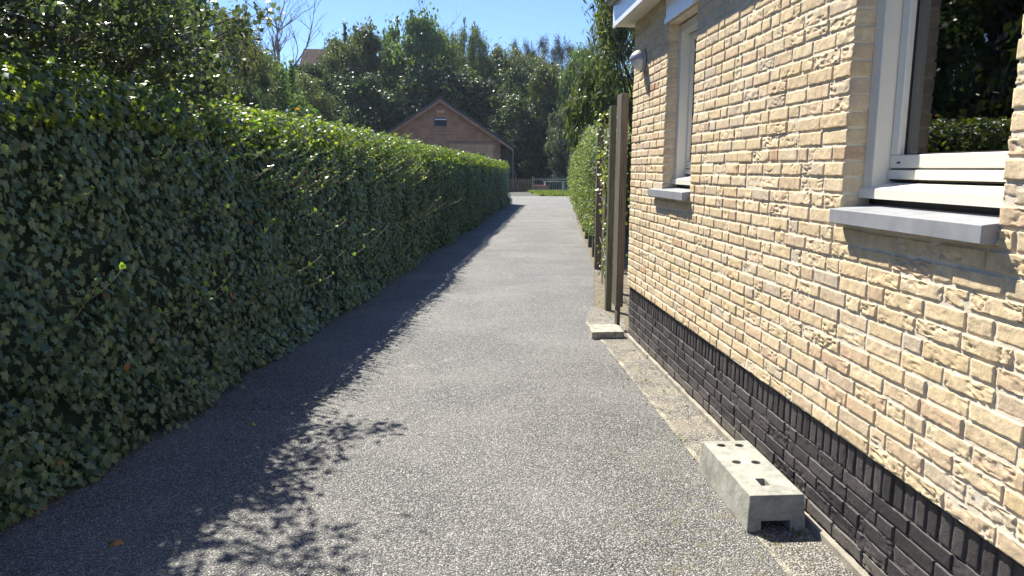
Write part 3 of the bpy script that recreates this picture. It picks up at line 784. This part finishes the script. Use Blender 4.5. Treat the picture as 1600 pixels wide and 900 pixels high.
# ------------------------------------------------------------------ privet hedge on the right fence
pv = empty('privet_hedge', (FX(20), 20, 0)); tag(pv, 'sunlit pale green hedge growing through the fence posts on the right', 'hedge')
def pp(o): o.matrix_parent_inverse = Matrix.Translation((-FX(20), -20, 0)); return o
FXv = np.vectorize(FX)
def privet():
    rg = np.random.default_rng(21); parts = []
    def surf(L, s, dep):
        top = 2.05+.25*np.clip((L-11)/10, 0, 1)+.10*vn(L*.8, 0, 0, 101); bot = .42+.12*vn(L*1.9, 0, 0, 102)-.25*np.clip((L-16)/8, 0, 1)
        endr = np.clip((30.6-L)/1.5, 0, 1)**.5
        top = bot+(top-bot)*(.55+.45*endr)
        z = bot+(top-bot)*np.clip(s, 0, 1); bl = .22*np.sin(np.clip(s, 0, 1)*math.pi)**.6*(.5+.5*endr)+.07*vn(L*1.6, z*2, 0, 103)+.04*vn(L*5, z*5, 0, 104)
        bl = bl*np.clip((L-10.9)/1.5, .12, 1)
        x = FXv(L)-bl+np.where(s > 1, (s-1)*1.2, 0)
        return np.stack([x-dep, L+dep*.3, z+np.where(s > .97, dep, 0)], -1)
    for (a, b, d, sz) in ((11.15, 14, 1700, .042), (14, 20, 1200, .046), (20, 30.6, 750, .06)):
        n = int((b-a)*2.3*d); L = rg.uniform(a, b, n); s = rg.uniform(0, 1.4, n); keep = rg.random(n) < .75+.45*vn(L*4, s*7, 0, 105); L, s = L[keep], s[keep]; n = len(L)
        P = surf(L, s, rg.normal(.0, .05, n)+.05*vn(L*6, s*9, 0, 106))
        N = np.stack([-np.ones(n), -.3*np.ones(n), .5*np.ones(n)+(s > 1)*1.5], -1)+rg.normal(0, .6, (n, 3))
        V, F, k = leaves(P, N, rg.normal(0, .8, (n, 3))+np.array([0, 0, .1]), sz*rg.uniform(.5, 1.15, n), 'quad', rg); parts.append((V, F, k, np.clip(rg.beta(2, 2, n), 0, 1)))
    pp(leaf_obj('foliage', parts, PRIVET, pv))
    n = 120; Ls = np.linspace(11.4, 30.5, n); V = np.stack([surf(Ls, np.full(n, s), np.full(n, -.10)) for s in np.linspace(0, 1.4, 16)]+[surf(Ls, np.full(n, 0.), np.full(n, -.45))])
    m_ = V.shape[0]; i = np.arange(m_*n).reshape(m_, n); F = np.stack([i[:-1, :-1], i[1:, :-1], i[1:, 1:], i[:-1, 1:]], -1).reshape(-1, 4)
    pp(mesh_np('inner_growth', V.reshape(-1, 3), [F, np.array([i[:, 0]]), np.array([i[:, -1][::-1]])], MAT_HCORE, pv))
    rr = random.Random(2)
    for k in range(26):
        y = 11.5+k*.72; x = FX(y)+.1; tr = MB().tube([(x, y, -.02), (x+rr.uniform(-.05, .05), y+rr.uniform(-.05, .05), .4), (x+rr.uniform(-.1, .1), y+rr.uniform(-.15, .15), 1.2)], [.016, .012, .006], 6); pp(tr.build('stem', MAT_BARK, pv))
privet()
# climbing vine on the near posts
vine = empty('climbing_vine', (1.62, 8.6, 0)); tag(vine, 'thin yellow green vine climbing between the near fence posts', 'climbing plant')
def vp(o): o.matrix_parent_inverse = Matrix.Translation((-1.62, -8.6, 0)); return o
rr = random.Random(9); tb = MB(); LP = []
for s in range(6):
    p = Vector((1.67+rr.uniform(0, .12), 8.3+rr.uniform(0, .5), 0)); pts = [p.copy()]
    for k in range(22):
        p = p+Vector((rr.uniform(-.035, .03), rr.uniform(-.07, .07), .095)); pts.append(p.copy())
        if k > 1:
            for _ in range(int(rr.uniform(2, 9)*(1.6 if k > 13 else .9))): LP.append(p+Vector((rr.gauss(0, .05), rr.gauss(0, .1), rr.gauss(0, .06))))
    tb.tube(pts, [.006]*22+[.003], 5)
vp(tb.build('stem', MAT_TWIG, vine)); n = len(LP)
V, F, k = leaves(np.array([tuple(p) for p in LP]), np.array([[-.8, -.6, .6]])+rg.normal(0, .5, (n, 3)), rg.normal(0, .6, (n, 3))-np.array([0, 0, .6]), .042*rg.uniform(.5, 1.2, n), 'mid', rg)
vp(leaf_obj('foliage', [(V, F, k, rg.uniform(.4, 1, n))], IVYTOP, vine))

# ------------------------------------------------------------------ trees
def make_crown(seed, ncl, nleaf, lsize, shape, mat, low=.08, wid=.5, clr=.15, lean=0, droop=0., sparse=0):
    ncl = int(ncl*1.6); clr *= .74; lsize *= 1.12
    """unit tree: height 1, crown half width wid; returns (crown mesh, trunk mesh)"""
    rg = np.random.default_rng(seed); C_ = []
    tries = 0
    while len(C_) < ncl and tries < 20000:
        tries += 1
        z = rg.uniform(low, .97); prof = math.sin(math.pi*min(1, max(0, ((z-low+.10)/(1.10-low))**.95)))**.45
        a = rg.uniform(0, 2*math.pi); q = rg.uniform(.25, 1)**.5*prof*wid
        lob = 1+.22*math.sin(3*a+seed)+.15*math.sin(5*a+seed*2+z*7)
        C_.append((q*lob*math.cos(a), q*lob*math.sin(a), z-.02))
    # leading shoots above the top
    C_ = np.array(C_); nper = rg.multinomial(nleaf, rg.dirichlet(np.full(len(C_), 2.5)))
    P = []; N = []
    for c, n in zip(C_, nper):
        d = rg.normal(0, 1, (n, 3)); r = clr*rg.uniform(.5, 1.15); d *= np.array([r, r, r*.8])*.50
        d[:, 2] -= droop*np.abs(rg.normal(0, 1, n))*r
        P.append(c+d); N.append(d/(np.linalg.norm(d, axis=1, keepdims=True)+1e-9)+np.array([c[0], c[1], .35]))
    for k in range(8):
        a = rg.uniform(0, 6.28); q = rg.uniform(0, .7)*wid; n = int(nleaf*.007); t = rg.uniform(0, 1, n)
        zt = .90+rg.uniform(-.05, .13); P.append(np.stack([q*math.cos(a)+rg.normal(0, .010, n), q*math.sin(a)+rg.normal(0, .010, n), zt-.16+t*.16], -1)); N.append(np.tile([0, 0, 1.], (n, 1)))
    P = np.concatenate(P); N = np.concatenate(N)+rg.normal(0, .75, (len(P), 3)); T = rg.normal(0, 1, (len(P), 3))-np.array([0, 0, .3+droop*3])
    rnd = np.clip(rg.beta(2, 2.2, len(P))+.18*vn(P[:, 0]*9, P[:, 1]*9, P[:, 2]*9, seed), 0, 1)
    V, F, k = leaves(P, N, T, lsize*rg.uniform(.5, 1.4, len(P)), shape, rg)
    cr = leaf_obj('crown', [(V, F, k, rnd)], mat)
    m = MB(); rr = random.Random(seed)
    top = Vector((lean*.3, 0, .8)); m.tube([(0, 0, -.02), (.01, .01, .3), (lean*.15, 0, .55), top], [.022, .017, .011, .004], 8)
    for c in C_[:: max(1, len(C_)//26)]:
        c = Vector(c); z0 = max(.08, c.z*rr.uniform(.35, .65)); b = Vector((0, 0, z0)); mid = b.lerp(c, .5)+Vector((0, 0, -.03))
        m.tube([b, mid, c], [.008, .005, .002], 5)
    tr = m.build('trunk', MAT_BARK, None, True)
    cm, tm = cr.data, tr.data
    bpy.data.objects.remove(cr); bpy.data.objects.remove(tr)
    return cm, tm
KINDS = {
 'dark1': make_crown(1, 90, 26000, .022, 'quad', T_DARK, .05, .42, .13),
 'dark2': make_crown(2, 80, 26000, .022, 'quad', T_DARK, .03, .48, .14),
 'green1': make_crown(3, 85, 24000, .022, 'quad', T_GREEN, .08, .38, .12),
 'green2': make_crown(4, 70, 22000, .024, 'quad', T_GREEN, .05, .42, .13),
 'olive1': make_crown(5, 80, 26000, .026, 'narrow', T_OLIVE, .06, .36, .12, droop=.2),
 'olive2': make_crown(6, 75, 26000, .026, 'narrow', T_OLIVE, .06, .40, .12, droop=.2),
 'silver': make_crown(7, 70, 22000, .026, 'quad', T_SILV, .02, .46, .14),
 'willow': make_crown(8, 85, 30000, .034, 'narrow', T_GREEN, .05, .40, .12, droop=.35),
 'pine': make_crown(9, 50, 22000, .020, 'narrow', T_PINE, .45, .55, .14),
}
def tree(name, kind, px, ytop, Y, halfpx, label, group='trees behind the hedges and the barn', base=0., rz=None):
    top = wy(px, ytop, Y); h = top.z-base; cm, tm = KINDS[kind]
    wid = halfpx*Y/FPX/{'dark1': .42, 'dark2': .48, 'green1': .38, 'green2': .42, 'olive1': .36, 'olive2': .40, 'silver': .46, 'willow': .40, 'pine': .55}[kind]
    t = empty(name, (top.x, Y, base), rz if rz is not None else (px*.37+Y) % 6.28)
    for mesh, nm in ((cm, 'crown'), (tm, 'trunk')):
        o = bpy.data.objects.new(nm, mesh); COL.objects.link(o); o.parent = t; o.scale = (wid, wid, h)
    tag(t, label, 'tree' if 'shrub' not in name else 'shrub', group); return t
TL = [
 ('broadleaf_tree', 'dark1', -150, -330, 13, 330, 'tall dark tree behind the ivy hedge at the far left edge'),
 ('broadleaf_tree', 'green1', 30, -230, 17, 190, 'tall fresh green tree behind the near bush, second from the left edge'),
 ('broadleaf_tree', 'dark2', 170, -120, 20, 130, 'dark tree whose crown fills the gap above the near bush'),
 ('willow_tree', 'olive1', 262, -70, 24, 95, 'grey green tree just right of the near bush, cut by the top of the photo'),
 ('willow_tree', 'olive2', 345, 5, 28, 85, 'olive tree whose crown ends at the open sky top left'),
 ('broadleaf_tree', 'dark2', 330, 95, 25, 70, 'low dark tree right behind the sunlit ivy top, left of the barn'),
 ('broadleaf_tree', 'green2', 414, 82, 37, 52, 'rounded green tree in front of the bare tree'),
 ('willow_tree', 'olive1', 458, 112, 43, 44, 'low olive tree below the red roofed house'),
 ('broadleaf_tree', 'dark1', 485, 98, 47, 44, 'dark tree standing left of the barn roof'),
 ('broadleaf_tree', 'green1', 534, 64, 60, 30, 'leafy tree right of the red roofed house'),
 ('broadleaf_tree', 'green1', 556, 38, 64, 42, 'slim pointed tree on the skyline left of the barn'),
 ('broadleaf_tree', 'dark2', 562, 118, 59, 62, 'broad dark tree behind the left slope of the barn roof'),
 ('broadleaf_tree', 'olive2', 604, 52, 68, 40, 'medium olive tree on the skyline between two taller ones'),
 ('broadleaf_tree', 'green2', 645, 20, 66, 48, 'tallest tree on the skyline left above the barn'),
 ('willow_tree', 'olive1', 694, 44, 70, 36, 'olive tree exactly above the barn ridge'),
 ('willow_tree', 'olive2', 738, 34, 68, 32, 'slim pale tree on the skyline right above the barn'),
 ('broadleaf_tree', 'dark1', 690, 100, 64, 70, 'dark tree close behind the barn ridge'),
 ('willow_tree', 'olive1', 785, 70, 67, 42, 'grey green tree right of the barn on the skyline'),
 ('broadleaf_tree', 'dark2', 770, 125, 62, 55, 'dark tree behind the right slope of the barn roof'),
 ('willow_tree', 'olive2', 832, 82, 66, 44, 'olive tree below the dark pines'),
 ('broadleaf_tree', 'dark1', 825, 150, 58, 45, 'dark tree right of the barn behind the picket fence'),
 ('willow_tree', 'willow', 908, 70, 56, 46, 'bright green willow with hanging branches right of the barn'),
 ('silver_shrub', 'silver', 885, 165, 53.5, 36, 'silvery shrub standing behind the metal gate'),
 ('willow_tree', 'willow', 1000, -90, 21, 96, 'near willow reaching up beside the house eaves'),
 ('broadleaf_tree', 'green2', 968, 110, 33, 46, 'green tree between the willow and the fence posts'),
 ('green_shrub', 'silver', 962, 190, 24, 34, 'light leafy shrub right behind the fence posts'),
 ('broadleaf_tree', 'dark2', 545, 88, 66, 40, 'dark crown between the leafy and the slim pointed skyline trees'),
 ('broadleaf_tree', 'green2', 622, 92, 70, 46, 'green crown filling the gap left of the tallest skyline tree'),
 ('broadleaf_tree', 'dark1', 668, 72, 72, 40, 'dark crown filling the gap right of the tallest skyline tree'),
 ('willow_tree', 'olive2', 716, 74, 73, 42, 'olive crown low between the two slim trees above the barn'),
 ('broadleaf_tree', 'green1', 762, 88, 71, 42, 'green crown low on the skyline right of the slim pale tree'),
 ('broadleaf_tree', 'dark1', 800, 104, 66, 46, 'dark crown in front of the dune right of the barn roof'),
 ('broadleaf_tree', 'green2', 862, 100, 58, 44, 'broad green tree between the barn and the bright willow'),
 ('broadleaf_tree', 'green2', 380, 100, 40, 52, 'green crown between the olive tree and the bare tree'),
 ('green_shrub', 'dark2', 850, 225, 56, 34, 'low dark shrub behind the picket fence'),
]
for (nm, kd, px, yt, Y, hp_, lb) in TL: tree(nm, kd, px, yt, Y, hp_*(1.3 if Y > 30 and px < 860 else 1), lb, 'shrubs' if 'shrub' in nm else 'trees behind the hedges and the barn')
for (px, yt, hw, lb) in ((812, 62, 30, 'left one of the dark pines on the far dune'), (862, 56, 40, 'middle and largest dark pine on the far dune'), (918, 64, 34, 'right one of the dark pines on the far dune')):
    tree('pine_tree', 'pine', px, yt, 100, hw, lb, 'pines on the dune', 5.3)
# trees to the left, seen in the window glass
for (x, y, h, w, kd, lb) in ((-6.5, 9, 6.6, 2.4, 'dark1', 'dark tree behind the ivy hedge, mirrored in the near window'), (-9.5, 3, 7.5, 3.0, 'dark2', 'broad tree outside the left edge beside the hedge'), (-12, 14, 9, 3.5, 'green2', 'green tree far left behind the bush')):
    cm, tm = KINDS[kd]; t = empty('broadleaf_tree', (x, y, 0), x)
    for mesh, nm in ((cm, 'crown'), (tm, 'trunk')):
        o = bpy.data.objects.new(nm, mesh); COL.objects.link(o); o.parent = t; o.scale = (w/.43, w/.43, h)
    tag(t, lb, 'tree', 'trees behind the hedges and the barn')
# bare trees
def bare(px, ytop, Y, seed, label, base=0.):
    top = wy(px, ytop, Y); h = top.z-base; rr = random.Random(seed); t = empty('bare_tree', (top.x, Y, base)); m = MB(); m2 = MB()
    m.tube([(0, 0, 0), (.1, 0, h*.45), (-.1, 0, h*.7)], [.22, .15, .10], 7)
    def br(p, d, l, r, dep):
        pts = [p]
        for k in range(4): d = (d+Vector((rr.gauss(0, .16), rr.gauss(0, .16), .06))).normalized(); p = p+d*l/4; pts.append(p)
        m2.tube(pts, [r, r*.8, r*.65, r*.5, r*.35], 4)
        if dep:
            for k in range(rr.randint(3, 4)):
                q = pts[rr.randint(1, 4)]; br(q, (d+Vector((rr.gauss(0, .6), rr.gauss(0, .6), rr.gauss(.1, .3)))).normalized(), l*.66, r*.5, dep-1)
    for k in range(6): br(Vector((0, 0, h*rr.uniform(.45, .7))), Vector((rr.gauss(0, .5), rr.gauss(0, .5), 1)).normalized(), h*.27, .09, 3)
    m.build('trunk', MAT_DEAD, t); m2.build('branches', MAT_DEAD, t); tag(t, label, 'tree')
bare(432, 8, 48, 3, 'leafless grey tree against the sky left of the red roofed house')
bare(692, 30, 72, 8, 'thin leafless tree top behind the skyline trees above the barn')

# near bush above the ivy hedge, upper left
def near_bush(x, y, seed, lb, nb):
    t = empty('large_bush', (x, y, 0)); tag(t, lb, 'bush', 'bushes above the ivy hedge')
    rr = random.Random(seed); m = MB(); LP = []
    def br(p, d, l, r, dep):
        pts = [p]; n = 6
        for k in range(n):
            d = (d+Vector((rr.gauss(0, .07), rr.gauss(0, .07), .0))).normalized(); p = p+d*l/n; pts.append(p)
            if dep <= 1 and k > 0:
                for _ in range(7 if dep == 0 else 3): LP.append((p+Vector((rr.gauss(0, .07), rr.gauss(0, .07), rr.gauss(0, .06))), d.copy()))
        m.tube(pts, [r*(1-.65*k/n) for k in range(n+1)], 5)
        if dep:
            for k in range(rr.randint(4, 6)):
                q = pts[rr.randint(2, n)]; br(q, (d+Vector((rr.gauss(0, .5), rr.gauss(0, .5), rr.gauss(0, .35)))).normalized(), l*rr.uniform(.45, .65), r*.45, dep-1)
    for k in range(nb):
        a = rr.uniform(0, 6.28); sp = rr.uniform(.1, .85)
        br(Vector((rr.uniform(-.1, .1), rr.uniform(-.1, .1), 1.2)), Vector((math.cos(a)*sp, math.sin(a)*sp*1.1, .95)).normalized(), rr.uniform(1.15, 1.6), .022, 2)
    m.tube([(0, 0, -.02), (0, 0, 1.3)], [.09, .07], 8)
    m.build('branches', MAT_BARK, t, True); n = len(LP); rg = np.random.default_rng(31)
    P = np.array([tuple(p) for p, d in LP]); D = np.array([tuple(d) for p, d in LP])
    V, F, k = leaves(P, rg.normal(0, .7, (n, 3))+np.array([0, 0, .5]), D+rg.normal(0, .7, (n, 3)), .043*rg.uniform(.6, 1.25, n), 'mid', rg)
    leaf_obj('foliage', [(V, F, k, np.clip(rg.beta(2, 2.2, n), 0, 1))], T_BUSH, t)
    print('bush leaves', n)
near_bush(-2.95, 5.0, 12, 'big dark bush with fanning branches rising above the ivy hedge at upper left', 14)
near_bush(-3.1, 3.95, 15, 'dark bush at the left edge above the nearest stretch of ivy hedge', 19)

# ------------------------------------------------------------------ barn
BY = 52.0
barn = empty('wooden_barn', (-1.6, BY, 0)); tag(barn, 'reddish cedar clad barn with dark gabled roof at the end of the driveway', 'barn')
AX, AZ = 0.0, 6.12; SL = .645
def bp(m, n, mat, **k): return m.build(n, mat, barn, **k)
# clapboards on the gable (each board a thin prism, one mesh = the wall)
m = MB(); z = 0.0; hb = .225; WL, WR = -4.05, 4.05
while z < AZ-.12:
    z1 = min(z+hb, AZ-.06); 
    def half(zz): return min(4.05, (AZ-.05-zz)/SL)
    a0, a1 = half(z), half(z1)
    for (l0, r0_, l1, r1_) in (((-a0, a0, -a1, a1),) if z > 3.30 else ((-a0, .5, -a1, .5), (3.78, a0, 3.78, a1))):
        vs = [(l0, .0, z), (r0_, .0, z), (r1_, .07, z1), (l1, .07, z1), (l0, .12, z), (r0_, .12, z), (r1_, .12, z1), (l1, .12, z1)]
        m.add(vs, [(0, 1, 2, 3), (5, 4, 7, 6), (0, 4, 5, 1), (3, 2, 6, 7), (0, 3, 7, 4), (1, 5, 6, 2)])
    z = z1
m.box(-4.05, -3.93, .121, 8, 0, 3.45); m.box(3.93, 4.05, .121, 8, 0, 3.45); m.box(-4.05, 4.05, 7.9, 8, 0, 3.45)
m.prism([(-4.05, 3.45), (4.05, 3.45), (0, AZ-.1)], 'y', 7.9, 8)
bp(m, 'wall', MAT_CEDAR)
# roof slabs with dark tiles, barge boards
for sx in (-1, 1):
    m = MB(); ex = 5.08; ez = AZ-ex*SL+.12
    m.prism([(0, AZ+.16), (sx*ex, ez+.03), (sx*ex, ez-.05), (0, AZ+.06)], 'y', -.42, 8.3)
    for k in range(30):    # tile ends show as a fine serration along the verge
        f0 = k/30; x = sx*ex*(k+.5)/30; zc = AZ+.16-(AZ+.13-ez)*(k+.5)/30
        m.box(x-.075, x+.075, -.46, -.40, zc-.06, zc+.045)
    bp(m, 'roof', MAT_TILE)
    m = MB(); m.prism([(0, AZ+.05), (sx*ex*.985, ez-.06), (sx*ex*.985, ez-.26), (0, AZ-.17)], 'y', -.40, -.34); bp(m, 'bargeboard', MAT_CEDART)
    m = MB(); m.prism([(0, AZ+.04), (sx*ex*.985, ez-.065), (sx*ex*.985, ez-.085), (0, AZ+.02)], 'y', -.339, -.001); bp(m, 'verge_soffit', MAT_CEDART)
bp(MB().tube([(0, -.46, AZ+.17), (0, 8.3, AZ+.17)], .09, 10), 'ridge', MAT_TILE)
# door
m = MB(); x = .58
while x < 3.68:
    m.box(x, x+.142, .045, .09, 0, 3.18, .006); x += .148
d = bp(m, 'door', MAT_CEDARV)
m = MB(); m.box(.46, .575, -.02, .1, 0, 3.33); m.box(3.70, 3.80, -.02, .1, 0, 3.33); m.box(.576, 3.699, -.02, .1, 3.20, 3.33); f_ = m.build('door_frame', MAT_CEDART, d)
MB().box(2.2, 3.0, .028, .046, 2.32, 2.52).build('pane', MAT_DARKGLASS, d)
# window with pale blind, vent
m = MB(); m.box(-.50, -.43, -.03, .05, 4.32, 5.02); m.box(.43, .50, -.03, .05, 4.32, 5.02); m.box(-.43, .43, -.03, .05, 4.32, 4.39); m.box(-.43, .43, -.03, .05, 4.95, 5.02)
wn = bp(m, 'window', MAT_CEDART); MB().box(-.429, .429, -.006, .004, 4.391, 4.949).build('pane', MAT_DARKGLASS, wn)
MB().box(-.38, .40, -.014, -.007, 4.80, 4.88).build('blind', MAT_WHITE, wn)
m = MB(); m.box(-.27, .27, -.075, 0, 5.27, 5.46, .005)
for k in range(5): m.box(-.24, .24, -.09, -.076, 5.285+k*.035, 5.30+k*.035)
bp(m, 'vent', MAT_CEDARV)
# corner boards, open lean-to on the right with post and downpipe
bp(MB().box(4.00, 4.12, -.035, .125, 0, 3.42), 'corner_board', MAT_CEDART)
for y in (.3, 4, 7.5): bp(MB().box(4.9, 5.0, y, y+.1, 0, 2.9), 'lean_to_post', MAT_POSTG)
bp(MB().tube([(5.1, -.2, 1.4), (5.38, -.2, .0)], .03, 6), 'slanted_pole', MAT_CEDART)
m = MB(); m.tube([(4.98, -.30, 2.85), (5.0, -.25, 2.6), (5.0, -.2, 0)], .033, 8); bp(m, 'downpipe', MAT_GREYG, smooth=True)
m = MB(); x = 4.16
while x < 4.85: m.box(x, x+.12, 1.2, 1.24, 0, 3.0); x += .15
bp(m, 'lean_to_wall', MAT_POST)

# ------------------------------------------------------------------ fences at the end of the driveway
pf = empty('picket_fence', (3.6, 50, 0)); tag(pf, 'low brown wooden picket fence in front of the barn', 'fence')
for z in (.22, .68): MB().box(-1.9, .98, .021, .055, z, z+.07).build('rail', MAT_PICKET, pf)
p0 = None
for k in range(18):
    x = -1.86+k*.162
    if p0 is None:
        p0 = MB().prism([(-.045, .03), (.045, .03), (.045, .82), (0, .90), (-.045, .82)], 'y', 0, .02).build('picket', MAT_PICKET, pf); o = p0
    else: o = p0.copy(); COL.objects.link(o)
    o.parent = pf; o.location = (x, 0, 0)
gt = empty('metal_gate', (5.9, 50, 0)); tag(gt, 'grey green metal gate with thin upright bars beside the picket fence', 'gate')
MB().box(-1.3, -1.22, -.04, .04, 0, 1.0).build('gate_post', MAT_STEEL, gt); MB().box(1.35, 1.42, -.03, .03, 0, .92).build('gate_post', MAT_STEEL, gt); m = MB(); m.box(-1.21, 1.34, -.02, .02, .80, .85); m.box(-1.21, 1.34, -.02, .02, .10, .14); m.build('rail', MAT_STEEL, gt)
b0 = None
for k in range(17):
    if b0 is None: b0 = MB().tube([(0, 0, .02), (0, 0, .88), (0, 0, .96)], [.016, .016, .003], 6).build('bar', MAT_STEEL, gt); o = b0
    else: o = b0.copy(); COL.objects.link(o)
    o.parent = gt; o.location = (-1.14+k*.15, -.001, 0)
# pale frame and orange red box behind the gate
tf = empty('garden_table', (6.2, 51.2, 0)); tag(tf, 'pale table with thin legs behind the metal gate', 'table')
for (x, y) in ((-.62, -.25), (.66, -.25), (-.62, .25), (.66, .25)): MB().box(x-.03, x+.03, y-.03, y+.03, 0, .64).build('leg', MAT_WHITE, tf)
MB().box(-.72, .76, -.33, .33, .641, .68, .005).build('tabletop', MAT_GREYG, tf)
rb = empty('planter', (5.35, 51.0, 0)); tag(rb, 'low orange red trough planter standing behind the gate bars', 'planter')
MB().prism([(-.40, .02), (.40, .02), (.48, .36), (-.48, .36)], 'y', -.2, .2).build('trough', MAT_RED, rb)
MB().box(-.52, .52, -.24, .24, .361, .41, .008).build('rim', MAT_RED, rb)

# grass strip
def grass():
    rg = np.random.default_rng(41); n = 9000; X = rg.uniform(4.15, 9.5, n); Y = rg.uniform(41.4, 49.8, n); keep = X > 4.3+.25*vn(Y*1.5, 0, 0, 5); X, Y = X[keep], Y[keep]; n = len(X)
    P = np.stack([X, Y, np.full(n, .04)], -1); N = np.stack([rg.normal(0, 1, n), rg.normal(-.6, 1, n), rg.normal(.3, .3, n)], -1)
    V, F, k = leaves(P, N, np.tile([0, 0, 1.], (n, 1))+rg.normal(0, .35, (n, 3)), .17*rg.uniform(.6, 1.3, n), 'quad', rg, .1)
    o = leaf_obj('grass', [(V, F, k, rg.random(n))], GRASS); tag(o, 'sunlit short grass in front of the metal gate', 'grass', kind='stuff')
grass()
# weeds and sprouts along the wall strip
def weeds():
    rg = np.random.default_rng(43); P = []
    for k in range(60):
        c = (rg.uniform(1.22, 1.44), rg.uniform(1.9, 7.4)) if k < 40 else (rg.uniform(1.25, 1.5)+.02, rg.uniform(6.9, 10)); 
        if k >= 40: c = (FX(max(7.7, c[1]))-rg.uniform(-.05, .12), c[1])
        for _ in range(int(rg.integers(3, 9))): P.append((c[0]+rg.normal(0, .012), c[1]+rg.normal(0, .02), .008+rg.uniform(0, .012)))
    P = np.array(P); n = len(P)
    V, F, k = leaves(P, rg.normal(0, .5, (n, 3))+np.array([0, 0, .8]), rg.normal(0, 1, (n, 3))+np.array([0, 0, .3]), .016*rg.uniform(.5, 1.4, n), 'quad', rg)
    o = leaf_obj('ground_cover', [(V, F, k, rg.random(n))], GRASS); tag(o, 'tiny scattered weeds along the foot of the brick wall', 'weeds', kind='stuff')
weeds()

# leaf litter and dirt crumbs along the hedge foot
def litter():
    rg = np.random.default_rng(47); n = 420; Y = rg.uniform(2.3, 20, n)**1.0; d = .06+np.abs(rg.normal(0, .16, n)); P = np.stack([HX(Y)+.10+d, Y, np.full(n, .010)], -1)
    P2 = np.stack([rg.uniform(1.05, 1.44, 60), rg.uniform(2.2, 7.2, 60), np.full(60, .012)], -1); P = np.concatenate([P, P2]); n = len(P)
    V, F, k = leaves(P, rg.normal(0, .35, (n, 3))+np.array([0, 0, 1.]), rg.normal(0, 1, (n, 3))*np.array([1, 1, .2]), .016*rg.uniform(.4, 1.5, n), 'mid', rg, .5)
    V[:, 2] = np.maximum(V[:, 2], .005)
    o = leaf_obj('leaf_litter', [(V, F, k, rg.random(n))], simple('dry_leaf_crumb', (.16, .095, .05), .8, .4, 30, 0)); tag(o, 'small dry leaf crumbs along the hedge foot and the wall', 'leaf litter', kind='stuff')
litter()

# far house with red roof
fh = empty('far_house', (0, 0, 0)); c = wy(487, 84, 120)
fh.location = (c.x, 120, 5); tag(fh, 'far house whose red roof peeks over the trees at left', 'house')
zt = wy(487, 70, 120).z-5; m = MB(); m.prism([(-2.6, 0), (4.2, 0), (4.2, zt-3.5), (-2.6, zt-3.5)], 'y', 0, 8).build('wall', MAT_ENDW, fh)
m = MB(); m.prism([(0-.3, zt-3.4), (8.3, zt-3.4), (4, zt)], 'x', -2.0, 4.6).build('roof', MAT_REDTILE, fh)

# ------------------------------------------------------------------ fallen leaves
for i, (x, y, mt, s, lb) in enumerate(((-1.40, 2.86, MAT_DLEAF, .06, 'brown fallen leaf on the shaded gravel at the bottom left'), (-1.88, 3.20, MAT_DLEAF, .08, 'brown fallen leaf at the foot of the ivy hedge'), (-.95, 11.2, MAT_YLEAF, .07, 'small green leaf on the shaded gravel halfway along the hedge'), (.60, 14.6, MAT_DLEAF, .07, 'small dark leaf in the sun in the middle of the driveway'), (-1.25, 4.25, MAT_YLEAF, .045, 'yellow leaf on the shaded gravel near the hedge foot'))):
    P = np.array([(0, 0, .012)]); V, F, k = leaves(P, np.array([(.2, -.1, 1.)]), np.array([(math.cos(i*2.), math.sin(i*2.), .1)]), np.array([s]), 'ivy', np.random.default_rng(i), .5)
    o = mesh_np('fallen_leaf', V, F, mt); o.location = (x, y, 0); sd = o.modifiers.new('s', 'SOLIDIFY'); sd.thickness = .0008
    tag(o, lb, 'leaf', 'fallen leaves on the driveway')

# ------------------------------------------------------------------ thin haze volume, added to lift shadows and distance like lens glare
m = bpy.data.materials.new('added_haze'); m.use_nodes = True; nt = m.node_tree; nt.nodes.remove(nt.nodes['Principled BSDF'])
pv_ = nt.nodes.new('ShaderNodeVolumePrincipled'); pv_.inputs['Color'].default_value = (.72, .85, 1, 1); pv_.inputs['Density'].default_value = .00035; pv_.inputs['Anisotropy'].default_value = .25
nt.links.new(pv_.outputs[0], nt.nodes['Material Output'].inputs['Volume'])
hz = MB().box(-620, 620, -220, 920, -1.2, 26).build('haze', m); tag(hz, kind='stuff')
